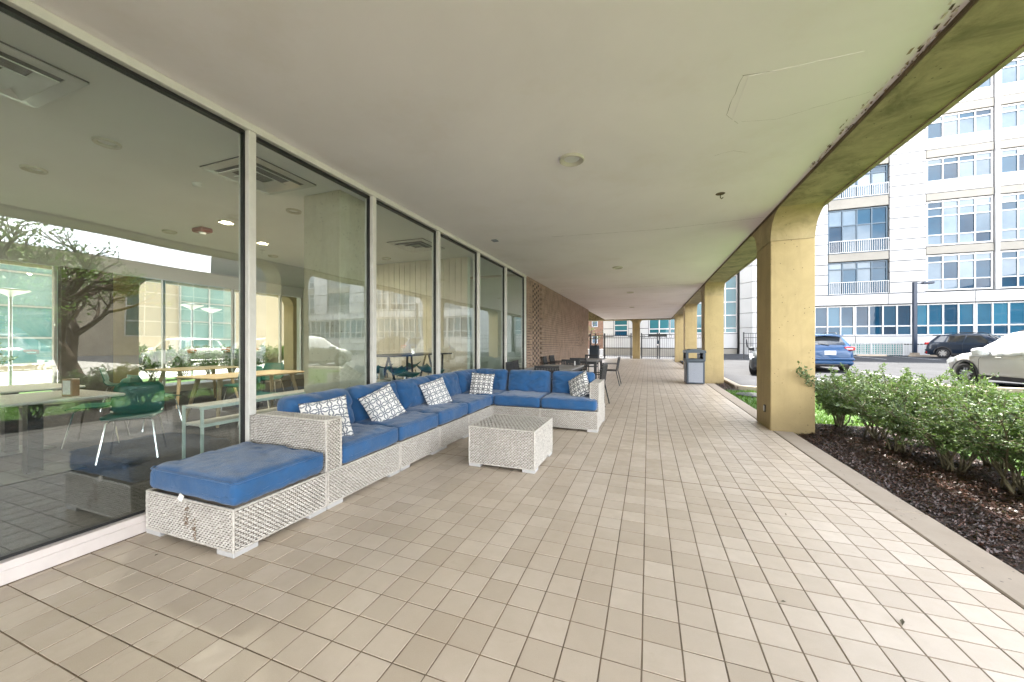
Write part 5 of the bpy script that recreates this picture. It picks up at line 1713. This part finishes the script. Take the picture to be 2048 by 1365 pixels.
    for k in range(5):
        a = math.pi / 2 + 2 * math.pi * k / 5
        M = Matrix.Rotation(-a, 4, 'Y')
        for dlt in (-.05, .05):
            rm.prism([(0, 0)] * 0 or [(.03, -.03 + dlt * .3), (.21, -.022 + dlt), (.21, .022 + dlt), (.03, .03 + dlt * .3)], .05, .075, 'y')
            n4 = 8
            rm.v[-n4:] = [tuple(M @ Vector(p)) for p in rm.v[-n4:]]
    rm.lathe([(.06, .03), (.06, .08), (.0, .085)], seg=16, axis='y')
    wme, rme = wm.mesh('tyre', 'tyre_rubber', True), rm.mesh('rim', ['alloy', 'dark_trim'], True)
    for cx in (RWX, FWX):
        for s in (1, -1):
            w = bpy.data.objects.new('wheel', None); col.objects.link(w); w.parent = t; w.location = (cx, s * .80, WR); w.rotation_euler = (0, 0, 0 if s > 0 else math.pi)
            link('tyre', wme, w); link('rim', rme, w)
    for s in (1, -1):
        m_ = MB(); m_.box(-.06, .06, -.10, .10, -.07, .07, bev=.03); m_.build('mirror', body if not cover else 'cover_cloth', t, loc=(.72, s * 1.0, 1.03))
        h = MB(); h.prism([(1.78, .70), (2.12, .62), (2.14, .72), (1.95, .83), (1.72, .85)], s * .70, s * (.885 if True else .9), 'y')
        h.v = [(x, y * (1 - .12 * max(0, (x - 1.75) / .4)), z) for x, y, z in h.v]; h.build('headlight', 'clear_lamp', t)
        l_ = MB(); l_.box(-.11, .06, -.17, .17, -.075, .075, bev=.02); ll = l_.build('tail_light', 'red_lamp', t, loc=(-2.09, s * .70, .98)); ll.rotation_euler = (0, 0, s * R(18))
        l2 = MB(); l2.box(-.02, .10, -.10, .10, -.018, .018, bev=.006); o2 = l2.build('lens', 'clear_lamp', ll, loc=(-.105, 0, -.01))
        dh = MB()
        for hx in (-.55, .35): dh.box(hx - .09, hx + .09, s * .905 - .012, s * .905 + .012, .86, .89, bev=.006)
        dh.build('door_handle', body, t)
        rr_ = MB(); rr_.tube([(-1.35, s * .56, 1.60), (-1.2, s * .565, 1.665), (-.1, s * .585, 1.69), (.15, s * .585, 1.625)], .016, 6); rr_.build('roof_rail', 'dark_trim', t, smooth=True)
        rf = MB(); rf.box(-.05, .05, -.10, .10, -.09, .05, bev=.01); r_ = rf.build('reflector', 'red_lamp', t, loc=(-2.14, s * .70, .40))
    pl = MB(); pl.box(-.012, .012, -.2, .2, -.085, .085, bev=.004); pl.build('number_plate', 'plate_white', t, loc=(-2.215, 0, .80))
    bp = MB(); bp.box(-2.26, -1.95, -.80, .80, .30, .46, bev=.05); bp.box(-2.245, -1.95, -.84, .84, .47, .60, bev=.05); bp.build('rear_bumper', body, t)
    bp = MB(); bp.box(-2.275, -2.05, -.6, .6, .26, .33, bev=.02); bp.build('bumper_trim', 'dark_trim', t)
    sp_ = MB(); sp_.box(-1.95, -1.66, -.56, .56, 1.53, 1.56, bev=.012); sp_.build('roof_spoiler', body, t)
    wp = MB(); wp.tube([(-2.08, -.02, 1.12), (-2.0, .35, 1.19)], .012, 6); wp.build('wiper', 'dark_trim', t)
    fb = MB(); fb.box(1.9, 2.255, -.66, .66, .28, .44, bev=.05); fb.build('front_bumper', 'dark_trim', t)
    if cover:
        cv = MB(); xs = np.linspace(-1.9, 1.28, 44); m = 26
        for x in xs:
            P = section(x); half = [(P[4][0] + .03, P[4][1] - .05), (P[4][0] + .025, P[4][1] + .04), (P[5][0] + .03, P[5][1]), (P[6][0] + .01, P[6][1] + .03), (P[7][0], P[7][1] + .035), (0, P[8][1] + .04)]
            ful = half + [(-a, z) for a, z in reversed(half[:-1])]
            sarr = np.linspace(0, len(ful) - 1, m)
            for q in sarr:
                i = min(int(q), len(ful) - 2); f = q - i
                w, z = ful[i][0] + (ful[i + 1][0] - ful[i][0]) * f, ful[i][1] + (ful[i + 1][1] - ful[i][1]) * f
                nz = mnoise.fractal(Vector((x * 2.2, w * 2.2, z * 1.5)), 1, 2, 4) * .022
                fold = .018 * math.sin(x * 9 + z * 4 + 3 * mnoise.noise(Vector((x, w, 3))))
                sgn = 1 if w > 0 else -1
                edge = .06 * mnoise.noise(Vector((x * 3, 0, 5))) if q < 1.2 or q > len(ful) - 2.2 else 0
                cv.v.append((x, w + sgn * abs(nz + fold) * (1 if abs(w) > .3 else 0), z + abs(nz) + edge))
        for i in range(len(xs) - 1):
            for k in range(m - 1):
                a = i * m + k; cv.f.append((a, a + 1, a + m + 1, a + m)); cv.m.append(0)
        co = cv.build('windscreen_cover', 'cover_cloth', t, 'full')
        for s in (1, -1):
            mb = MB(); V_, F_ = rounded_grid(.30, .30, .24, .09, 6)
            mb.v = [tuple(v * (1 + .12 * mnoise.noise(v * 9))) for v in V_]; mb.f = F_; mb.m = [0] * len(F_)
            mb.build('mirror_cover', 'cover_cloth', co, 'full', loc=(.72, s * 1.02, 1.03))
    return t
def hd(hx, hy): return math.atan2(hy, hx)
car('parked_car', 'blue hatchback parked nose away, half hidden by the nearest column', (7.2, 21.45, lotz(0, 21.4)), hd(.0, 1), 'paint_blue')
h_ = Vector((-.12, .993)); 
car('parked_car', 'white car under a pale windscreen cover at the right edge', (9.40 - FWX * h_.x + .82 * h_.y + .0, 15.8 - FWX * h_.y - .82 * h_.x, lotz(0, 15)), hd(*h_), 'paint_white', cover=True)
h_ = Vector((math.cos(R(-52)), math.sin(R(-52))))
car('parked_car', 'dark navy sport utility car parked in front of the far railing', (20.62, 33.6, lotz(0, 34)), hd(*h_), 'paint_navy', (1.05, 1.02, 1.04))
h_ = Vector((-math.sin(R(24)), -math.cos(R(24))))
car('parked_car', 'dark grey car peeking out between the two columns', (4.06 - FWX * h_.x - .80 * h_.y, 17.65 - FWX * h_.y + .80 * h_.x, lotz(0, 17)), hd(*h_), 'paint_grey', dark_cladding=False)
car('parked_car', 'silver grey car seen only mirrored in the window panes', (16.2, 17.0, lotz(0, 17)), hd(-.1, 1), 'paint_grey', dark_cladding=False)
car('parked_car', 'white car beyond the lawn tree, seen only mirrored', (15.2, 11.6, LOT0), hd(1, .05), 'paint_white', dark_cladding=False)
car('parked_car', 'dark car beyond the lawn tree, seen only mirrored', (15.3, 5.3, LOT0), hd(1, -.03), 'paint_navy', dark_cladding=False)

# ------------------------------------------------------------------ shrubs, hedge, trees
def leaf_cloud(pts, dirs, size, tint_fn, asp=.5):
    pts = np.asarray(pts); n = len(pts); dirs = np.asarray(dirs)
    d = dirs / np.linalg.norm(dirs, axis=1, keepdims=True)
    r = rng.normal(size=(n, 3)); s = np.cross(d, r); s /= np.linalg.norm(s, axis=1, keepdims=True)
    nn = np.cross(d, s)
    L_ = size * rng.uniform(.5, 1.6, (n, 1)); W_ = L_ * asp * rng.uniform(.7, 1.2, (n, 1))
    base, tip = pts, pts + d * L_
    mid = pts + d * L_ * .5
    a = mid + s * W_ / 2 + nn * L_ * .08; c = mid - s * W_ / 2 + nn * L_ * .08
    V = np.stack([base, a, tip, c], 1).reshape(-1, 3)
    F = np.arange(n * 4).reshape(-1, 4)
    T = np.repeat(tint_fn(n), 4)
    return V, F, T
def shrub_mesh(seed, h=.78, rad=.52, stems=13, twigs=19, leaves=48, leaf=.027, mat='leaf', lean=(0, 0)):
    rr = np.random.default_rng(seed)
    b = MB(); P, D = [], []
    for k in range(stems):
        a = 2 * math.pi * k / stems + rr.normal(0, .3); sp = rr.uniform(.35, 1.0) * rad
        p0 = np.array([rr.normal(0, .05), rr.normal(0, .05), -.02]); p2 = np.array([math.cos(a) * sp + lean[0], math.sin(a) * sp + lean[1], h * rr.uniform(.72, 1.0)])
        p1 = np.array([math.cos(a) * sp * .35, math.sin(a) * sp * .35, h * .45])
        cv = [(1 - t) ** 2 * p0 + 2 * t * (1 - t) * p1 + t * t * p2 + rr.normal(0, .012, 3) * (t > 0) for t in np.linspace(0, 1, 7)]
        b.tube(cv, list(np.linspace(.011, .003, 7)), 5)
        for q in range(twigs):
            t = rr.uniform(.35, 1.0); i = min(int(t * 6), 5); s0_ = cv[i] + (cv[i + 1] - cv[i]) * (t * 6 - i)
            dv = rr.normal(0, 1, 3) * np.array([1, 1, .55]) + np.array([0, 0, .55]); dv /= np.linalg.norm(dv)
            ln = rr.uniform(.12, .30)
            e = s0_ + dv * ln; m_ = s0_ + dv * ln * .5 + rr.normal(0, .012, 3)
            b.tube([s0_, m_, e], [.004, .003, .0015], 4, cap=False)
            for z in range(leaves):
                f = rr.uniform(.12, 1.05); p = s0_ + dv * ln * f + rr.normal(0, .008, 3)
                ld = dv * .7 + rr.normal(0, .75, 3); P.append(p); D.append(ld)
    V, F, T = leaf_cloud(P, D, leaf, lambda n: rr.beta(1.3, 1.3, n))
    sm = b.mesh('stems', 'stem', 'full')
    lo = bulk('leaves', V, F, mat, T)
    me = lo.data; bpy.data.objects.remove(lo)
    return sm, me
VAR = [shrub_mesh(s) for s in (1, 2, 3)]
SH = [(2.72, 6.92, 'shrub at the foot of the nearest column with sparse inner stems'), (2.82, 6.22, 'second hedge shrub from the nearest column'), (2.72, 5.55, 'third hedge shrub from the nearest column'),
      (2.84, 4.95, 'fourth hedge shrub from the nearest column'), (2.92, 4.35, 'hedge shrub cut by the right edge of the view'), (2.95, 3.65, 'hedge shrub just past the right edge'), (3.3, 5.2, 'back row hedge shrub behind the fourth one'),
      (3.35, 6.1, 'back row hedge shrub behind the second one'), (3.4, 4.4, 'back row hedge shrub at the right edge'), (2.95, 2.9, 'hedge shrub beside the camera position')]
for k, (x, y, lab) in enumerate(SH):
    t = thing('shrub', lab, 'shrub', (x, y, bz(x, y)), random.uniform(0, 6.28), 'variegated shrubs along the planting bed')
    sm, lm = VAR[k % 3]
    link('stems', sm, t); o = tag(link('leaves', lm, t), kind='stuff')
    s = random.uniform(.94, 1.08); t.scale = (s, s, random.uniform(.94, 1.05))
# stray branch reaching across the column
t = thing('shrub_branch', 'long leafy sprig leaning across the face of the nearest column', 'branch', (2.62, 6.65, 0))
rr = np.random.default_rng(5); b = MB(); P, D = [], []
for pts in ([(0, 0, 0), (-.15, -.15, .35), (-.38, -.32, .62), (-.66, -.50, .90)], [(-.02, 0, .1), (-.14, -.18, .36), (-.36, -.34, .52)]):
    cv = []
    for a, c in zip(pts[:-1], pts[1:]):
        for q in range(5): cv.append(np.array(a) + (np.array(c) - np.array(a)) * q / 5)
    cv.append(np.array(pts[-1])); b.tube(cv, list(np.linspace(.009, .002, len(cv))), 5)
    for q in range(520):
        f = rr.uniform(.35, 1) * (len(cv) - 1); i = min(int(f), len(cv) - 2); p = cv[i] + (cv[i + 1] - cv[i]) * (f - i)
        P.append(p + rr.normal(0, .034, 3)); D.append((cv[-1] - cv[0]) * .4 + rr.normal(0, .6, 3))
V, F, T = leaf_cloud(P, D, .036, lambda n: rr.beta(1.3, 1.3, n))
b.build('stems', 'stem', t, 'full'); tag(bulk('leaves', V, F, 'leaf', T, t), kind='stuff')
# courtyard hedge
HV = [shrub_mesh(s, 1.12, .66, 14, 16, 22, .06, 'leaf_dark') for s in (11, 12)]
for k in range(9):
    y = 6.6 + k * .85 if k < 8 else 3.6
    x = -15.6 if k < 8 else -14.9
    t = thing('hedge_shrub', 'dark green courtyard shrub seen through the lounge, ' + ['at the left end of the hedge', 'second in the hedge', 'third in the hedge', 'fourth in the hedge', 'fifth in the hedge', 'sixth in the hedge', 'seventh in the hedge', 'at the right end of the hedge', 'standing alone at the left'][k], 'shrub', (x, y, -.03), random.uniform(0, 6), 'courtyard hedge')
    sm, lm = HV[k % 2]; link('stems', sm, t); tag(link('leaves', lm, t), kind='stuff')
def tree(name, label, loc, h, rad, seed, mat, leaf=.07, nleaf=14, trunk=.17, levels=4, fork=1.5):
    rr = np.random.default_rng(seed); b = MB(); P, D = [], []
    def grow(p, d, ln, r, lv):
        n = 5; cv = [p]
        for k in range(n):
            d = d + rr.normal(0, .10, 3) + np.array([0, 0, .03]); d /= np.linalg.norm(d); cv.append(cv[-1] + d * ln / n)
        b.tube(cv, list(np.linspace(r, r * .62, n + 1)), 8 if lv == 0 else 5, cap=False)
        if lv >= levels:
            for q in range(nleaf):
                i = rr.integers(1, n + 1); P.append(cv[i] + rr.normal(0, .10, 3)); D.append(d + rr.normal(0, .8, 3))
            return
        for q in range(rr.integers(2, 5) if lv else 6):
            f = 1.0 if q == 0 else rr.uniform(.55, 1.0); i = min(n, max(1, int(f * n)))
            ax = rr.normal(0, 1, 3); ax -= d * ax.dot(d); ax /= np.linalg.norm(ax)
            sp = rr.uniform(.45, .85); nd = d * math.cos(sp) + ax * math.sin(sp); nd[2] = max(nd[2], .05); nd /= np.linalg.norm(nd)
            grow(cv[i], nd, ln * rr.uniform(.62, .84), r * .58, lv + 1)
    grow(np.array([0., 0, -.1]), np.array([.02, .02, 1.]), fork, trunk, 0)
    t = thing(name, label, 'tree', loc)
    b.build('trunk', 'bark', t, 'full')
    P = np.array(P); keep = np.hypot(P[:, 0], P[:, 1]) < rad
    V, F, T = leaf_cloud(P[keep], np.array(D)[keep], leaf, lambda n: rr.beta(1.2, 1.2, n), .55)
    tag(bulk('crown', V, F, mat, T, t), kind='stuff')
    return t
tree('lawn_tree', 'spreading tree on the lawn, seen mirrored in the first window pane', (9.7, 5.9, -.05), 6, 4.4, 3, 'leaf_spring', .085, 13, .27, 5, 1.75)
tree('far_tree', 'bare brown tree in front of the far brick house', (-9.6, 62, -.05), 7, 5, 8, 'leaf_spring', .12, 4, .2, 4, 2.2)
# leaves and litter on the tiles
lt_ = thing('fallen_leaf', 'small dark fallen leaf on the tiles nearest the kerb', 'leaf', (1.08, 2.18, .004), 1.1)
b = MB(); b.v = [(-.03, 0, 0), (0, -.008, .006), (.03, 0, .002), (0, .008, .006)]; b.f = [(0, 1, 2, 3)]; b.m = [0]; b.build('blade', 'stem', lt_)
for k, (x, y, lab) in enumerate([(.62, 2.15, 'tiny curled dry leaf on the tiles in mid floor'), (.95, 3.25, 'tiny dark leaf scrap near the expansion joint'), (-.2, 6.3, 'tiny leaf scrap on the walkway past the sofa'), (-2.75, 1.33, 'tiny dark crumb on the tiles before the ottoman')]):
    o = copy_tree(lt_); o.location = (x, y, .004); o.rotation_euler = (0, 0, k * 1.7); o.scale = (.45, .6, 1); o['label'] = lab
